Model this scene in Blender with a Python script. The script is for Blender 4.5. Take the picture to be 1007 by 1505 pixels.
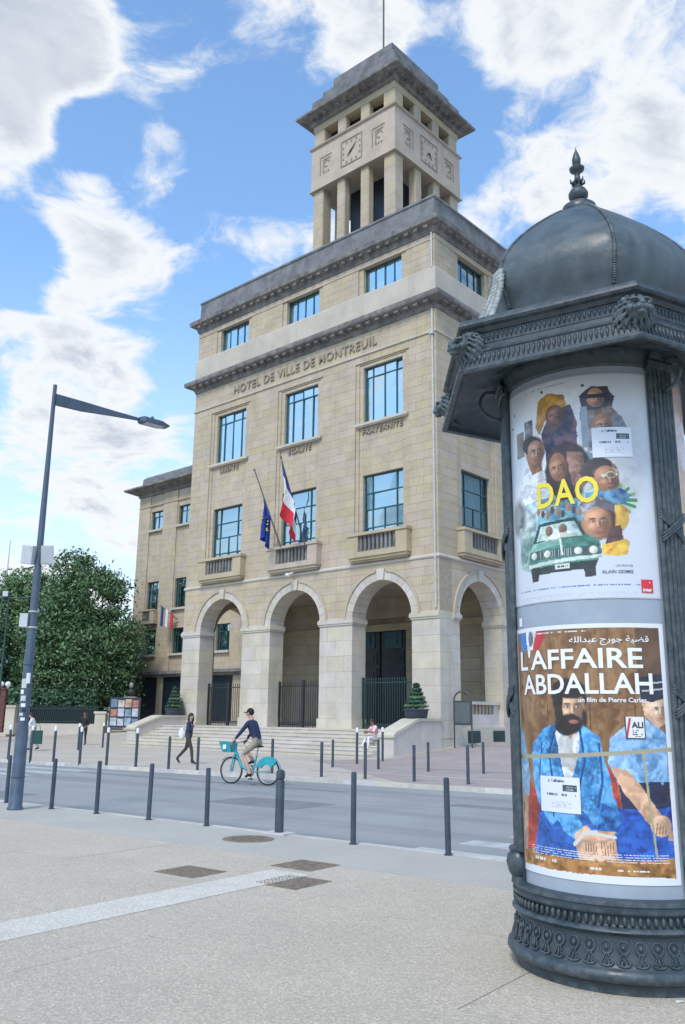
import bpy, bmesh, math, random
import numpy as np
from mathutils import Vector, Matrix
random.seed(7)
PI = math.pi
R = math.radians
scene = bpy.context.scene
for o in list(bpy.data.objects):
    bpy.data.objects.remove(o, do_unlink=True)
col = scene.collection

# ------------------------------------------------------------------ camera
cam_d = bpy.data.cameras.new('camera')
cam_d.sensor_fit = 'HORIZONTAL'
cam_d.sensor_width = 36
cam_d.lens = 1262.762 / 1007 * 36
cam_d.clip_end = 3000
cam_d.clip_start = 0.05
cam = bpy.data.objects.new('camera', cam_d)
col.objects.link(cam)
pitch, roll = R(13.4052), R(0.7015)
F_ = Vector((0, math.cos(pitch), math.sin(pitch)))
R_ = Vector((1, 0, 0))
U_ = Vector((0, -math.sin(pitch), math.cos(pitch)))
R2 = R_ * math.cos(roll) + U_ * math.sin(roll)
U2 = -R_ * math.sin(roll) + U_ * math.cos(roll)
cam.matrix_world = Matrix(((R2.x, U2.x, -F_.x, 0), (R2.y, U2.y, -F_.y, 0), (R2.z, U2.z, -F_.z, 1.6), (0, 0, 0, 1)))
scene.camera = cam

# ------------------------------------------------------------------ light
SUN_EL, SUN_AZ = R(50), R(205)      # azimuth clockwise from +Y : behind the camera, a little to the left
sd_ = Vector((math.sin(SUN_AZ) * math.cos(SUN_EL), math.cos(SUN_AZ) * math.cos(SUN_EL), math.sin(SUN_EL)))
sun_d = bpy.data.lights.new('sun', 'SUN')
sun_d.energy = 1.5
sun_d.angle = R(14)
sun_d.color = (1.0, 0.92, 0.80)
sun = bpy.data.objects.new('sun', sun_d)
col.objects.link(sun)
sun.rotation_euler = (-sd_).to_track_quat('-Z', 'Y').to_euler()
scene.view_settings.view_transform = 'Standard'
scene.view_settings.look = 'None'
scene.view_settings.exposure = 0.62
scene.view_settings.gamma = 1
scene.view_settings.use_curve_mapping = False

world = bpy.data.worlds.new('World')
scene.world = world
world.use_nodes = True
nt = world.node_tree
nt.nodes.clear()


def N(tree, t, **k):
    n = tree.nodes.new(t)
    for a, b in k.items():
        if a == 'inp':
            for i, v in b.items():
                n.inputs[i].default_value = v
        else:
            setattr(n, a, b)
    return n


def math_n(tree, op, a, b=None, c=None, clamp=False):
    n = tree.nodes.new('ShaderNodeMath')
    n.operation = op
    n.use_clamp = clamp
    for i, v in enumerate((a, b, c)):
        if v is None:
            continue
        if isinstance(v, (int, float)):
            n.inputs[i].default_value = v
        else:
            tree.links.new(v, n.inputs[i])
    return n.outputs[0]


def maprange(tree, v, a, b, c=0.0, d=1.0, smooth=True):
    n = tree.nodes.new('ShaderNodeMapRange')
    n.interpolation_type = 'SMOOTHSTEP' if smooth else 'LINEAR'
    tree.links.new(v, n.inputs[0])
    for i, x in enumerate((a, b, c, d)):
        n.inputs[i + 1].default_value = x
    return n.outputs[0]


def mixc(tree, fac, a, b, blend='MIX'):
    n = tree.nodes.new('ShaderNodeMix')
    n.data_type = 'RGBA'
    n.blend_type = blend
    for s, v in ((n.inputs[0], fac), (n.inputs[6], a), (n.inputs[7], b)):
        if isinstance(v, (int, float)):
            s.default_value = v
        elif isinstance(v, (tuple, list)):
            s.default_value = (*v[:3], 1)
        else:
            tree.links.new(v, s)
    return n.outputs[2]


def build_sky():
    L = nt.links.new
    out = N(nt, 'ShaderNodeOutputWorld')
    bg = N(nt, 'ShaderNodeBackground')
    sky = N(nt, 'ShaderNodeTexSky', sky_type='NISHITA', sun_disc=False, sun_elevation=SUN_EL,
            sun_rotation=SUN_AZ, altitude=50, air_density=1.0, dust_density=0.6, ozone_density=1.6)
    tc = N(nt, 'ShaderNodeTexCoord')
    sep = N(nt, 'ShaderNodeSeparateXYZ')
    L(tc.outputs['Generated'], sep.inputs[0])
    zc = math_n(nt, 'MAXIMUM', sep.outputs[2], 0.03)
    zs = math_n(nt, 'ADD', zc, 0.28)
    px = math_n(nt, 'DIVIDE', sep.outputs[0], zs)
    py = math_n(nt, 'DIVIDE', sep.outputs[1], zs)
    cmb = N(nt, 'ShaderNodeCombineXYZ')
    L(px, cmb.inputs[0])
    L(py, cmb.inputs[1])
    cmb.inputs[2].default_value = 4.3
    # domain warp for wispy rims
    wn = N(nt, 'ShaderNodeTexNoise', inp={'Scale': 3.2, 'Detail': 4.0})
    L(cmb.outputs[0], wn.inputs['Vector'])
    wsub = N(nt, 'ShaderNodeVectorMath', operation='MULTIPLY_ADD')
    L(wn.outputs['Color'], wsub.inputs[0])
    wsub.inputs[1].default_value = (0.22, 0.22, 0.0)
    L(cmb.outputs[0], wsub.inputs[2])
    n1 = N(nt, 'ShaderNodeTexNoise', inp={'Scale': 4.2, 'Detail': 12.0, 'Roughness': 0.56, 'Lacunarity': 2.1})
    L(wsub.outputs[0], n1.inputs['Vector'])
    n2 = N(nt, 'ShaderNodeTexNoise', inp={'Scale': 13.0, 'Detail': 10.0, 'Roughness': 0.66})
    L(wsub.outputs[0], n2.inputs['Vector'])
    base = math_n(nt, 'ADD', math_n(nt, 'MULTIPLY', n1.outputs[0], 1.45), math_n(nt, 'MULTIPLY', n2.outputs[0], 0.55))
    base = math_n(nt, 'SUBTRACT', base, 0.535)
    acc = base
    for (d, wdt, amt) in SKYBANKS:
        d = Vector(d).normalized()
        dp = N(nt, 'ShaderNodeVectorMath', operation='DOT_PRODUCT')
        L(tc.outputs['Generated'], dp.inputs[0])
        dp.inputs[1].default_value = d
        f = maprange(nt, dp.outputs['Value'], math.cos(wdt), 1.0, 0.0, amt)
        acc = math_n(nt, 'ADD', acc, f)
    cov = math_n(nt, 'MULTIPLY', maprange(nt, acc, 0.50, 0.73), 0.97)
    thick = maprange(nt, acc, 0.72, 1.02)
    tone = N(nt, 'ShaderNodeTexNoise', inp={'Scale': 4.5, 'Detail': 8.0, 'Roughness': 0.6})
    L(wsub.outputs[0], tone.inputs['Vector'])
    tn = maprange(nt, tone.outputs[0], 0.30, 0.62)
    grey = math_n(nt, 'MULTIPLY', thick, math_n(nt, 'MULTIPLY_ADD', tn, 0.6, 0.4))
    ccol = mixc(nt, grey, CLOUD_LIT, CLOUD_GREY)
    # haze paling towards the horizon
    hz = maprange(nt, sep.outputs[2], 0.0, 0.50, 0.85, 0.0)
    skyc = mixc(nt, hz, mixc(nt, 1.0, sky.outputs[0], SKY_GAIN, 'MULTIPLY'), (5.6, 6.35, 7.2))
    fin = mixc(nt, cov, skyc, ccol)
    L(fin, bg.inputs['Color'])
    bg.inputs['Strength'].default_value = 0.096
    L(bg.outputs[0], out.inputs[0])


def px_dir(x, y):
    """direction seen at a point of the photograph"""
    f = 1262.762
    return F_ + R2 * ((x - 503.5) / f) - U2 * ((y - 752.5) / f)


CLOUD_LIT, CLOUD_GREY, SKY_GAIN = (6.35, 6.55, 6.75), (3.1, 3.6, 4.35), (1.75, 2.05, 2.15)
SKYBANKS = [
    (px_dir(5, 50), 0.125, 0.62), (px_dir(60, 250), 0.08, 0.18), (px_dir(230, 105), 0.09, 0.20), (px_dir(230, 290), 0.10, 0.24), (px_dir(120, 380), 0.10, 0.16),
    (px_dir(60, 540), 0.16, 0.12), (px_dir(190, 450), 0.10, 0.13), (px_dir(230, 620), 0.08, 0.10), (px_dir(150, 700), 0.14, 0.13), (px_dir(20, 800), 0.2, 0.12), (px_dir(440, 40), 0.10, 0.15), (px_dir(560, 20), 0.08, 0.10),
    (px_dir(900, 150), 0.17, 0.22), (px_dir(740, 280), 0.09, 0.2), (px_dir(980, 30), 0.15, 0.12), (px_dir(730, 90), 0.08, 0.08),
    (px_dir(390, 210), 0.10, -0.16), (px_dir(140, 185), 0.06, -0.22), (px_dir(20, 370), 0.07, -0.26), (px_dir(350, 370), 0.07, 0.14), (px_dir(20, 380), 0.06, -0.16), (px_dir(230, 20), 0.07, -0.14), (px_dir(120, 190), 0.05, -0.10), (px_dir(330, 170), 0.06, -0.12),
    (px_dir(640, 180), 0.10, -0.20), (px_dir(950, 340), 0.06, -0.16), (px_dir(250, 540), 0.06, -0.14), (px_dir(330, 430), 0.05, -0.10), (px_dir(690, 40), 0.04, -0.08),
]
build_sky()


# ------------------------------------------------------------------ helpers
class MB:
    def __init__(s):
        s.v, s.f, s.r, s.m = [], [], [], []

    def add(s, vs, fs, r=0.5, m=0):
        b = len(s.v)
        s.v += [tuple(v) for v in vs]
        for f in fs:
            s.f.append([b + i for i in f])
            s.r.append(r)
            s.m.append(m)

    def box(s, x0, x1, y0, y1, z0, z1, r=0.5, m=0):
        if x0 > x1: x0, x1 = x1, x0
        if y0 > y1: y0, y1 = y1, y0
        if z0 > z1: z0, z1 = z1, z0
        s.add([(x0, y0, z0), (x1, y0, z0), (x1, y1, z0), (x0, y1, z0), (x0, y0, z1), (x1, y0, z1), (x1, y1, z1), (x0, y1, z1)],
              [(0, 3, 2, 1), (4, 5, 6, 7), (0, 1, 5, 4), (1, 2, 6, 5), (2, 3, 7, 6), (3, 0, 4, 7)], r, m)

    def tbox(s, T, a0, a1, d0, d1, z0, z1, r=0.5, m=0):
        ps = [T(a, d, z) for z in (z0, z1) for d in (d0, d1) for a in (a0, a1)]
        s.add(ps, [(0, 1, 3, 2), (4, 6, 7, 5), (0, 4, 5, 1), (2, 3, 7, 6), (0, 2, 6, 4), (1, 5, 7, 3)], r, m)

    def prism(s, T, pts, d0, d1, r=0.5, m=0):
        n = len(pts)
        vs = [T(a, d0, z) for a, z in pts] + [T(a, d1, z) for a, z in pts]
        fs = [tuple(range(n)), tuple(range(2 * n - 1, n - 1, -1))]
        fs += [(i, n + i, n + (i + 1) % n, (i + 1) % n) for i in range(n)]
        s.add(vs, fs, r, m)

    def lathe(s, prof, n=32, c=(0, 0), a0=0.0, a1=2 * PI, r=0.5, m=0):
        full = abs(a1 - a0 - 2 * PI) < 1e-6
        k = n if full else n + 1
        vs, fs = [], []
        for (rad, z) in prof:
            for i in range(k):
                a = a0 + (a1 - a0) * i / n
                vs.append((c[0] + rad * math.cos(a), c[1] + rad * math.sin(a), z))
        for j in range(len(prof) - 1):
            for i in range(n):
                i2 = (i + 1) % k
                fs.append((j * k + i, j * k + i2, (j + 1) * k + i2, (j + 1) * k + i))
        s.add(vs, fs, r, m)

    def path(s, pts, rad, n=8, cap=True, r=0.5, m=0):
        pts = [Vector(p) for p in pts]
        if not isinstance(rad, (list, tuple)):
            rad = [rad] * len(pts)
        vs, fs = [], []
        up = Vector((0, 0, 1))
        prev = None
        for i, p in enumerate(pts):
            t = (pts[min(i + 1, len(pts) - 1)] - pts[max(i - 1, 0)]).normalized()
            if prev is None:
                x = t.cross(up)
                if x.length < 1e-3:
                    x = t.cross(Vector((1, 0, 0)))
            else:
                x = prev - t * prev.dot(t)
            x.normalize()
            prev = x
            y = t.cross(x)
            for k in range(n):
                a = 2 * PI * k / n
                vs.append(p + (x * math.cos(a) + y * math.sin(a)) * rad[i])
        for i in range(len(pts) - 1):
            for k in range(n):
                k2 = (k + 1) % n
                fs.append((i * n + k, i * n + k2, (i + 1) * n + k2, (i + 1) * n + k))
        if cap:
            fs.append(tuple(range(n - 1, -1, -1)))
            fs.append(tuple(range((len(pts) - 1) * n, len(pts) * n)))
        s.add(vs, fs, r, m)

    def ell(s, c, rx, ry=None, rz=None, nu=12, nv=8, rot=None, r=0.5, m=0):
        ry = rx if ry is None else ry
        rz = rx if rz is None else rz
        c = Vector(c)
        vs, fs = [], []
        for j in range(nv + 1):
            t = PI * j / nv
            for i in range(nu):
                a = 2 * PI * i / nu
                p = Vector((rx * math.sin(t) * math.cos(a), ry * math.sin(t) * math.sin(a), rz * math.cos(t)))
                if rot is not None:
                    p = rot @ p
                vs.append(c + p)
        for j in range(nv):
            for i in range(nu):
                i2 = (i + 1) % nu
                fs.append((j * nu + i, (j + 1) * nu + i, (j + 1) * nu + i2, j * nu + i2))
        s.add(vs, fs, r, m)

    def rect_loft(s, prof, x0, x1, y0, y1, cap=True, r=0.5, m=0):
        """sweep a profile of (projection, height) round a rectangle"""
        vs, fs = [], []
        for p, z in prof:
            vs += [(x0 - p, y0 - p, z), (x1 + p, y0 - p, z), (x1 + p, y1 + p, z), (x0 - p, y1 + p, z)]
        for j in range(len(prof) - 1):
            for i in range(4):
                i2 = (i + 1) % 4
                fs.append((j * 4 + i, j * 4 + i2, j * 4 + 4 + i2, j * 4 + 4 + i))
        if cap:
            n = len(prof) - 1
            fs.append((n * 4, n * 4 + 1, n * 4 + 2, n * 4 + 3))
            fs.append((3, 2, 1, 0))
        s.add(vs, fs, r, m)

    def mesh(s, name, mats, smooth=False, recalc=True, merge=False):
        me = bpy.data.meshes.new(name)
        me.from_pydata(s.v, [], s.f)
        for m in (mats if isinstance(mats, (list, tuple)) else [mats]):
            me.materials.append(m)
        at = me.attributes.new('rnd', 'FLOAT', 'FACE')
        at.data.foreach_set('value', s.r)
        if any(s.m):
            me.polygons.foreach_set('material_index', s.m)
        if recalc or merge:
            bm = bmesh.new()
            bm.from_mesh(me)
            if merge:
                bmesh.ops.remove_doubles(bm, verts=bm.verts, dist=1e-5)
            bmesh.ops.recalc_face_normals(bm, faces=bm.faces)
            bm.to_mesh(me)
            bm.free()
        if smooth:
            me.polygons.foreach_set('use_smooth', [True] * len(me.polygons))
            if smooth != 'all':
                me.set_sharp_from_angle(angle=R(40 if smooth is True else smooth))
        me.update()
        return me

    def build(s, name, mats, parent=None, smooth=False, recalc=True, merge=False, loc=None):
        return link(name, s.mesh(name, mats, smooth, recalc, merge), parent, loc)


def link(name, me, parent=None, loc=None, rz=None, scale=None):
    o = bpy.data.objects.new(name, me)
    col.objects.link(o)
    if parent: o.parent = parent
    if loc is not None: o.location = loc
    if rz is not None: o.rotation_euler = (0, 0, rz)
    if scale is not None: o.scale = scale
    return o


def tag(o, label=None, cat=None, group=None, kind=None):
    if label: o['label'] = label
    if cat: o['category'] = cat
    if group: o['group'] = group
    if kind: o['kind'] = kind
    return o


def thing(name, label, cat, loc=(0, 0, 0), rz=0.0, group=None):
    return tag(link(name, None, None, loc, rz), label, cat, group)


def copy_tree(o, parent=None, loc=None, rz=None):
    c = o.copy()
    col.objects.link(c)
    if parent is not None: c.parent = parent
    if loc is not None: c.location = loc
    if rz is not None: c.rotation_euler = (0, 0, rz)
    for ch in list(o.children):
        copy_tree(ch, c)
    return c


# ------------------------------------------------------------------ materials
MATS = {}


def mat(name, base, rough=0.7, metal=0.0, var=0.12, vscale=6.0, bump=0.0, bscale=60.0, blockvar=0.0, dirt=0.0,
        dirtcol=(0.05, 0.05, 0.05), spec=0.5, base2=None, streak=0.0, speck=0.0, speckscale=120.0, lane=0.0, spots=0.0, wear=0.0, wearcol=(0.3, 0.32, 0.32)):
    m = bpy.data.materials.new(name)
    m.use_nodes = True
    t = m.node_tree
    b = t.nodes['Principled BSDF']
    L = t.links.new
    geo = N(t, 'ShaderNodeNewGeometry')
    pos = geo.outputs['Position']
    nz = N(t, 'ShaderNodeTexNoise', inp={'Scale': vscale, 'Detail': 5.0, 'Roughness': 0.6})
    L(pos, nz.inputs['Vector'])
    f = maprange(t, nz.outputs[0], 0.3, 0.7, 0, 1)
    d = tuple(c * (1 - var) for c in base)
    h = tuple(min(1, c * (1 + var)) for c in base)
    if base2: d = base2
    c = mixc(t, f, d, h)
    if blockvar:
        at = N(t, 'ShaderNodeAttribute', attribute_name='rnd')
        oi = N(t, 'ShaderNodeObjectInfo')
        rr = math_n(t, 'FRACT', math_n(t, 'ADD', at.outputs['Fac'], oi.outputs['Random']))
        k = maprange(t, rr, 0, 1, 1 - blockvar, 1 + blockvar, False)
        cm = N(t, 'ShaderNodeCombineColor')
        k2 = math_n(t, 'FRACT', math_n(t, 'MULTIPLY', rr, 7.31))
        L(k, cm.inputs[0]); L(k, cm.inputs[1])
        L(math_n(t, 'MULTIPLY', k, maprange(t, k2, 0, 1, 0.90, 1.10, False)), cm.inputs[2])
        c = mixc(t, 1.0, c, cm.outputs[0], 'MULTIPLY')
    if streak:
        mp = N(t, 'ShaderNodeMapping')
        mp.inputs['Scale'].default_value = (1.6, 1.6, 0.10)
        L(pos, mp.inputs[0])
        sn = N(t, 'ShaderNodeTexNoise', inp={'Scale': 1.5, 'Detail': 6.0, 'Roughness': 0.65})
        L(mp.outputs[0], sn.inputs['Vector'])
        c = mixc(t, maprange(t, sn.outputs[0], 0.52, 0.74, 0, streak), c, dirtcol)
    if dirt:
        dn = N(t, 'ShaderNodeTexNoise', inp={'Scale': 0.55, 'Detail': 8.0, 'Roughness': 0.7})
        L(pos, dn.inputs['Vector'])
        c = mixc(t, maprange(t, dn.outputs[0], 0.48, 0.72, 0, dirt), c, dirtcol)
    if speck:
        vn = N(t, 'ShaderNodeTexVoronoi', inp={'Scale': speckscale})
        L(pos, vn.inputs['Vector'])
        hs = N(t, 'ShaderNodeSeparateColor')
        L(vn.outputs['Color'], hs.inputs[0])
        c = mixc(t, maprange(t, hs.outputs[0], 0, 1, 0, speck, False), c, tuple(x * 0.35 for x in base))
        c = mixc(t, maprange(t, hs.outputs[1], 0.7, 1, 0, speck, False), c, tuple(min(1, x * 1.7) for x in base))
    if lane:
        tco = N(t, 'ShaderNodeTexCoord')
        mp = N(t, 'ShaderNodeMapping')
        mp.inputs['Scale'].default_value = (0.035, 0.9, 1.0)
        L(tco.outputs['Object'], mp.inputs[0])
        ln = N(t, 'ShaderNodeTexNoise', inp={'Scale': 1.0, 'Detail': 7.0, 'Roughness': 0.6})
        L(mp.outputs[0], ln.inputs['Vector'])
        c = mixc(t, maprange(t, ln.outputs[0], 0.40, 0.64, 0, lane), c, tuple(x * 0.62 for x in base))
    if spots:
        sv = N(t, 'ShaderNodeTexVoronoi', inp={'Scale': 1.7})
        L(pos, sv.inputs['Vector'])
        c = mixc(t, maprange(t, sv.outputs['Distance'], 0.028, 0.045, spots, 0), c, tuple(x * 0.45 for x in base))
        sv2 = N(t, 'ShaderNodeTexNoise', inp={'Scale': 0.9, 'Detail': 4.0, 'Roughness': 0.7})
        L(pos, sv2.inputs['Vector'])
        c = mixc(t, maprange(t, sv2.outputs[0], 0.60, 0.78, 0, spots * 0.6), c, tuple(x * 0.62 for x in base))
    if wear:
        wv = N(t, 'ShaderNodeTexNoise', inp={'Scale': 16.0, 'Detail': 7.0, 'Roughness': 0.7})
        L(pos, wv.inputs['Vector'])
        e_ = math_n(t, 'MULTIPLY', maprange(t, geo.outputs['Pointiness'], 0.505, 0.56), maprange(t, wv.outputs[0], 0.42, 0.62))
        c = mixc(t, math_n(t, 'MULTIPLY', e_, wear), c, wearcol)
        c = mixc(t, maprange(t, wv.outputs[0], 0.66, 0.72, 0, wear * 0.7), c, wearcol)
        L(maprange(t, nz.outputs[0], 0.3, 0.7, max(rough - 0.12, 0.05), rough + 0.18), b.inputs['Roughness'])
    L(c, b.inputs['Base Color'])
    b.inputs['Roughness'].default_value = rough
    b.inputs['Metallic'].default_value = metal
    b.inputs['Specular IOR Level'].default_value = spec
    if bump:
        bn = N(t, 'ShaderNodeTexNoise', inp={'Scale': bscale, 'Detail': 6.0, 'Roughness': 0.6})
        L(pos, bn.inputs['Vector'])
        bp = N(t, 'ShaderNodeBump', inp={'Strength': bump, 'Distance': 0.02})
        L(bn.outputs[0], bp.inputs['Height'])
        L(bp.outputs[0], b.inputs['Normal'])
    MATS[name] = m
    return m


def glassmat(name, refl=0.45, tint=(0.60, 0.73, 0.76)):
    m = bpy.data.materials.new(name)
    m.use_nodes = True
    t = m.node_tree
    t.nodes.clear()
    o = N(t, 'ShaderNodeOutputMaterial')
    g = N(t, 'ShaderNodeBsdfGlossy', inp={'Roughness': 0.015, 'Color': (*tint, 1)})
    tr = N(t, 'ShaderNodeBsdfTransparent', inp={'Color': (*tint, 1)})
    fr = N(t, 'ShaderNodeLayerWeight', inp={'Blend': 0.35})
    fac = math_n(t, 'ADD', math_n(t, 'MULTIPLY', fr.outputs['Fresnel'], 0.6), refl, clamp=True)
    # old panes are never flat
    geo = N(t, 'ShaderNodeNewGeometry')
    nz = N(t, 'ShaderNodeTexNoise', inp={'Scale': 0.9, 'Detail': 2.0})
    t.links.new(geo.outputs['Position'], nz.inputs['Vector'])
    bp = N(t, 'ShaderNodeBump', inp={'Strength': 0.25, 'Distance': 0.10})
    t.links.new(nz.outputs[0], bp.inputs['Height'])
    t.links.new(bp.outputs[0], g.inputs['Normal'])
    mx = N(t, 'ShaderNodeMixShader')
    t.links.new(fac, mx.inputs[0])
    t.links.new(tr.outputs[0], mx.inputs[1])
    t.links.new(g.outputs[0], mx.inputs[2])
    t.links.new(mx.outputs[0], o.inputs[0])
    MATS[name] = m
    return m


STONE = mat('limestone', (0.478, 0.402, 0.300), 0.9, var=0.08, vscale=1.2, bump=0.25, bscale=14, blockvar=0.038, dirt=0.4, dirtcol=(0.335, 0.29, 0.225), streak=0.5, spec=0.2)
STONE_L = mat('pale_limestone', (0.54, 0.495, 0.425), 0.9, var=0.08, vscale=1.4, bump=0.25, bscale=14, blockvar=0.05, dirt=0.45, dirtcol=(0.39, 0.355, 0.305), streak=0.45, spec=0.2)
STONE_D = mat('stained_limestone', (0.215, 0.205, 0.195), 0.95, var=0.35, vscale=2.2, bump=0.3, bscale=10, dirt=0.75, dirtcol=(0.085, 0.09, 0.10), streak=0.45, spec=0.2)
STONE_G = mat('grey_weathered_stone', (0.185, 0.19, 0.195), 0.95, var=0.25, vscale=1.4, bump=0.3, bscale=8, dirt=0.45, dirtcol=(0.25, 0.26, 0.27), streak=0.35, spec=0.2)
BANDST = mat('pale_band_stone', (0.515, 0.47, 0.40), 0.9, var=0.08, vscale=0.8, bump=0.2, bscale=10, dirt=0.5, dirtcol=(0.38, 0.345, 0.295), streak=0.55, spec=0.2)
MORTAR = mat('mortar', (0.385, 0.33, 0.25), 0.95, spec=0.1)
INNER = mat('loggia_stone', (0.40, 0.345, 0.265), 0.9, var=0.1, vscale=1.0, bump=0.2, bscale=10, blockvar=0.08, dirt=0.3, dirtcol=(0.22, 0.19, 0.15), spec=0.2)
TEAL = mat('teal_window_paint', (0.020, 0.085, 0.110), 0.45)
GLASS = glassmat('window_glass', 0.36)
GLASS_C = glassmat('curtained_glass', 0.10)
CURT = mat('pale_curtain', (0.36, 0.50, 0.53), 0.9, var=0.15, vscale=1.0, spec=0.1)
BLIND = mat('white_blind', (0.62, 0.70, 0.74), 0.9, var=0.06, spec=0.1)
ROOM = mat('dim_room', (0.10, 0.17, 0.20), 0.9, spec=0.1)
DOORM = mat('door_paint_and_dark_fill', (0.012, 0.020, 0.030), 0.35, var=0.2, vscale=3)
IRON = mat('dark_iron', (0.02, 0.024, 0.028), 0.55)
IRON_G = mat('green_iron', (0.012, 0.045, 0.045), 0.5)
ZINC = mat('zinc_pipe', (0.48, 0.47, 0.45), 0.55, metal=0.2)
LETTER_SHADE = mat('shaded_inscription_stone', (0.285, 0.245, 0.19), 0.9)  # darker stone colour carries the shadow of the raised letters
WHITE = mat('white_paint', (0.75, 0.75, 0.74), 0.6, var=0.05)

# ------------------------------------------------------------------ ground frame: x along the near kerb, y across the road
G_RZ = math.atan2(-0.604, 0.797)
kn = Vector((math.cos(G_RZ), math.sin(G_RZ), 0))
nn = Vector((-math.sin(G_RZ), math.cos(G_RZ), 0))
B_RZ = R(-41.7516)
B_O = Vector((4.37, 38.13, 0))


def GW(t, n, z=0.0):
    return kn * t + nn * n + Vector((0, 0, z))


def BW(u, v, z=0.0):
    return B_O + Matrix.Rotation(B_RZ, 3, 'Z') @ Vector((-u, v, z))


def gz(x, y):
    """height of the square, which rises towards the town hall"""
    p = Matrix.Rotation(-B_RZ, 3, 'Z') @ (Vector((x, y, 0)) - B_O)
    return min(max((p.y + 4.2) * 0.075, 0), 0.55)


ASPH = mat('road_asphalt', (0.315, 0.325, 0.315), 0.85, var=0.10, vscale=0.5, bump=0.35, bscale=180, dirt=0.35, dirtcol=(0.34, 0.35, 0.34), speck=0.25, speckscale=150, lane=0.55, spots=0.4)
ASPH2 = mat('footway_asphalt', (0.47, 0.445, 0.385), 0.9, spots=0.4, var=0.06, vscale=0.9, bump=0.3, bscale=200, dirt=0.3, dirtcol=(0.37, 0.36, 0.325), speck=0.3, speckscale=170)
AGG = mat('washed_concrete', (0.56, 0.49, 0.385), 0.9, var=0.06, vscale=0.8, bump=0.5, bscale=130, dirt=0.3, dirtcol=(0.45, 0.405, 0.33), spots=0.4, speck=0.42, speckscale=80)
PLAZA = mat('beige_square_paving', (0.49, 0.435, 0.36), 0.9, var=0.08, vscale=0.5, bump=0.2, bscale=60, dirt=0.3, dirtcol=(0.41, 0.365, 0.31), speck=0.2, speckscale=60)
REDP = mat('red_brown_paving', (0.36, 0.30, 0.275), 0.9, var=0.1, vscale=0.8, dirt=0.5, dirtcol=(0.30, 0.265, 0.25), speck=0.2, speckscale=50)
GREYP = mat('grey_square_asphalt', (0.27, 0.265, 0.26), 0.9, var=0.08, vscale=0.8, dirt=0.4, dirtcol=(0.22, 0.215, 0.21))
KERB = mat('kerb_granite', (0.52, 0.50, 0.46), 0.85, var=0.1, vscale=5, blockvar=0.12, bump=0.2, bscale=90, dirt=0.3, dirtcol=(0.33, 0.31, 0.28))
PAINT = mat('worn_road_paint', (0.44, 0.45, 0.45), 0.8, var=0.14, vscale=4, dirt=1.0, dirtcol=(0.27, 0.29, 0.295), streak=0)
TACT = mat('pale_guide_strip', (0.64, 0.595, 0.51), 0.85, var=0.06, vscale=3, dirt=0.7, dirtcol=(0.53, 0.475, 0.385), speck=0.4, speckscale=90)
SOILD = mat('far_ground', (0.16, 0.16, 0.13), 0.95)

g = MB(); g.box(-1500, 1500, -1500, 1500, -0.6, -0.24)
tag(g.build('ground', SOILD), kind='structure')

# near pavement: bedding plus slabs
gp = MB(); gp.box(-60, 40, -25, 9.55, -0.23, -0.012)
pav = tag(link('pavement', gp.mesh('pavement', MORTAR), None, (0, 0, 0), G_RZ), kind='structure')
rows = [(8.05, 9.55)] + [(8.05 - 1.68 * (k + 1), 8.05 - 1.68 * k) for k in range(8)]
unit = MB(); unit.box(0, 1, 0, 1, -0.05, 0)
um = unit.mesh('slab', AGG)
um2 = unit.mesh('asphalt_strip', ASPH2)
for k, (n0, n1) in enumerate(rows):
    if k == 0:
        link('pavement_strip', um2, pav, (-60, n0, 0), 0, (100, n1 - n0, 1)); continue
    t = -37.2 + (0.9 if k % 2 else 0)
    while t < 12:
        w = 3.45
        link('pavement_slab', um, pav, (t + .004, n0 + .004, random.uniform(-.0015, .0015)), 0, (w - .008, n1 - n0 - .008, 1))
        t += w
gp = MB(); gp.box(-60, 40, -25, rows[-1][0] - .006, -0.01, -0.001)
link('pavement_field', gp.mesh('pavement_field', AGG), pav)
# guide strip
gs = MB(); gs.box(-6.5, -5.98, -3, 7.42, 0.0, 0.0045)
st = link('guide_strip', gs.mesh('guide_strip', TACT), pav)

# road
gr_ = MB(); gr_.box(-90, 60, 9.5, 24, -0.2, -0.10)
road = tag(link('road', gr_.mesh('road', ASPH), None, (0, 0, 0), G_RZ), kind='structure')
for n in (10.25, 11.35, 12.45):
    mk = MB(); mk.box(-6.6 + (n - 10) * 0.2, -2.4, n - .24, n + .24, -0.1, -0.0955)
    link('crossing_stripe', mk.mesh('stripe', PAINT), road)
for k in range(6):
    n = 11.2 + k * 1.15
    mk = MB(); mk.box(-26.5, -21.3 - .25 * k, n - .26, n + .26, -0.1, -0.0955)
    link('crossing_stripe', mk.mesh('stripe', PAINT), road)

# repairs and gutters
GUT = mat('gutter_concrete', (0.33, 0.33, 0.315), 0.9, var=0.12, vscale=2, dirt=0.6, dirtcol=(0.20, 0.20, 0.19), lane=0.4)
PATCH = mat('asphalt_repair', (0.20, 0.212, 0.212), 0.9, var=0.1, vscale=1.5, dirt=0.4, dirtcol=(0.26, 0.27, 0.265), speck=0.25, speckscale=150)
mk = MB(); mk.box(-60, 30, 9.70, 9.98, -0.1, -0.096); link('gutter', mk.mesh('gutter', GUT), road)
for (t0, t1, n0, n1) in ((-13.2, -10.9, 12.9, 14.3), (-9.2, -3.5, 15.6, 16.15), (-19.5, -16.8, 10.6, 11.5), (-24, -12.5, 16.6, 16.9)):
    mk = MB(); mk.box(t0, t1, n0, n1, -0.1, -0.0965); link('asphalt_patch', mk.mesh('asphalt_patch', PATCH), road)

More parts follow.
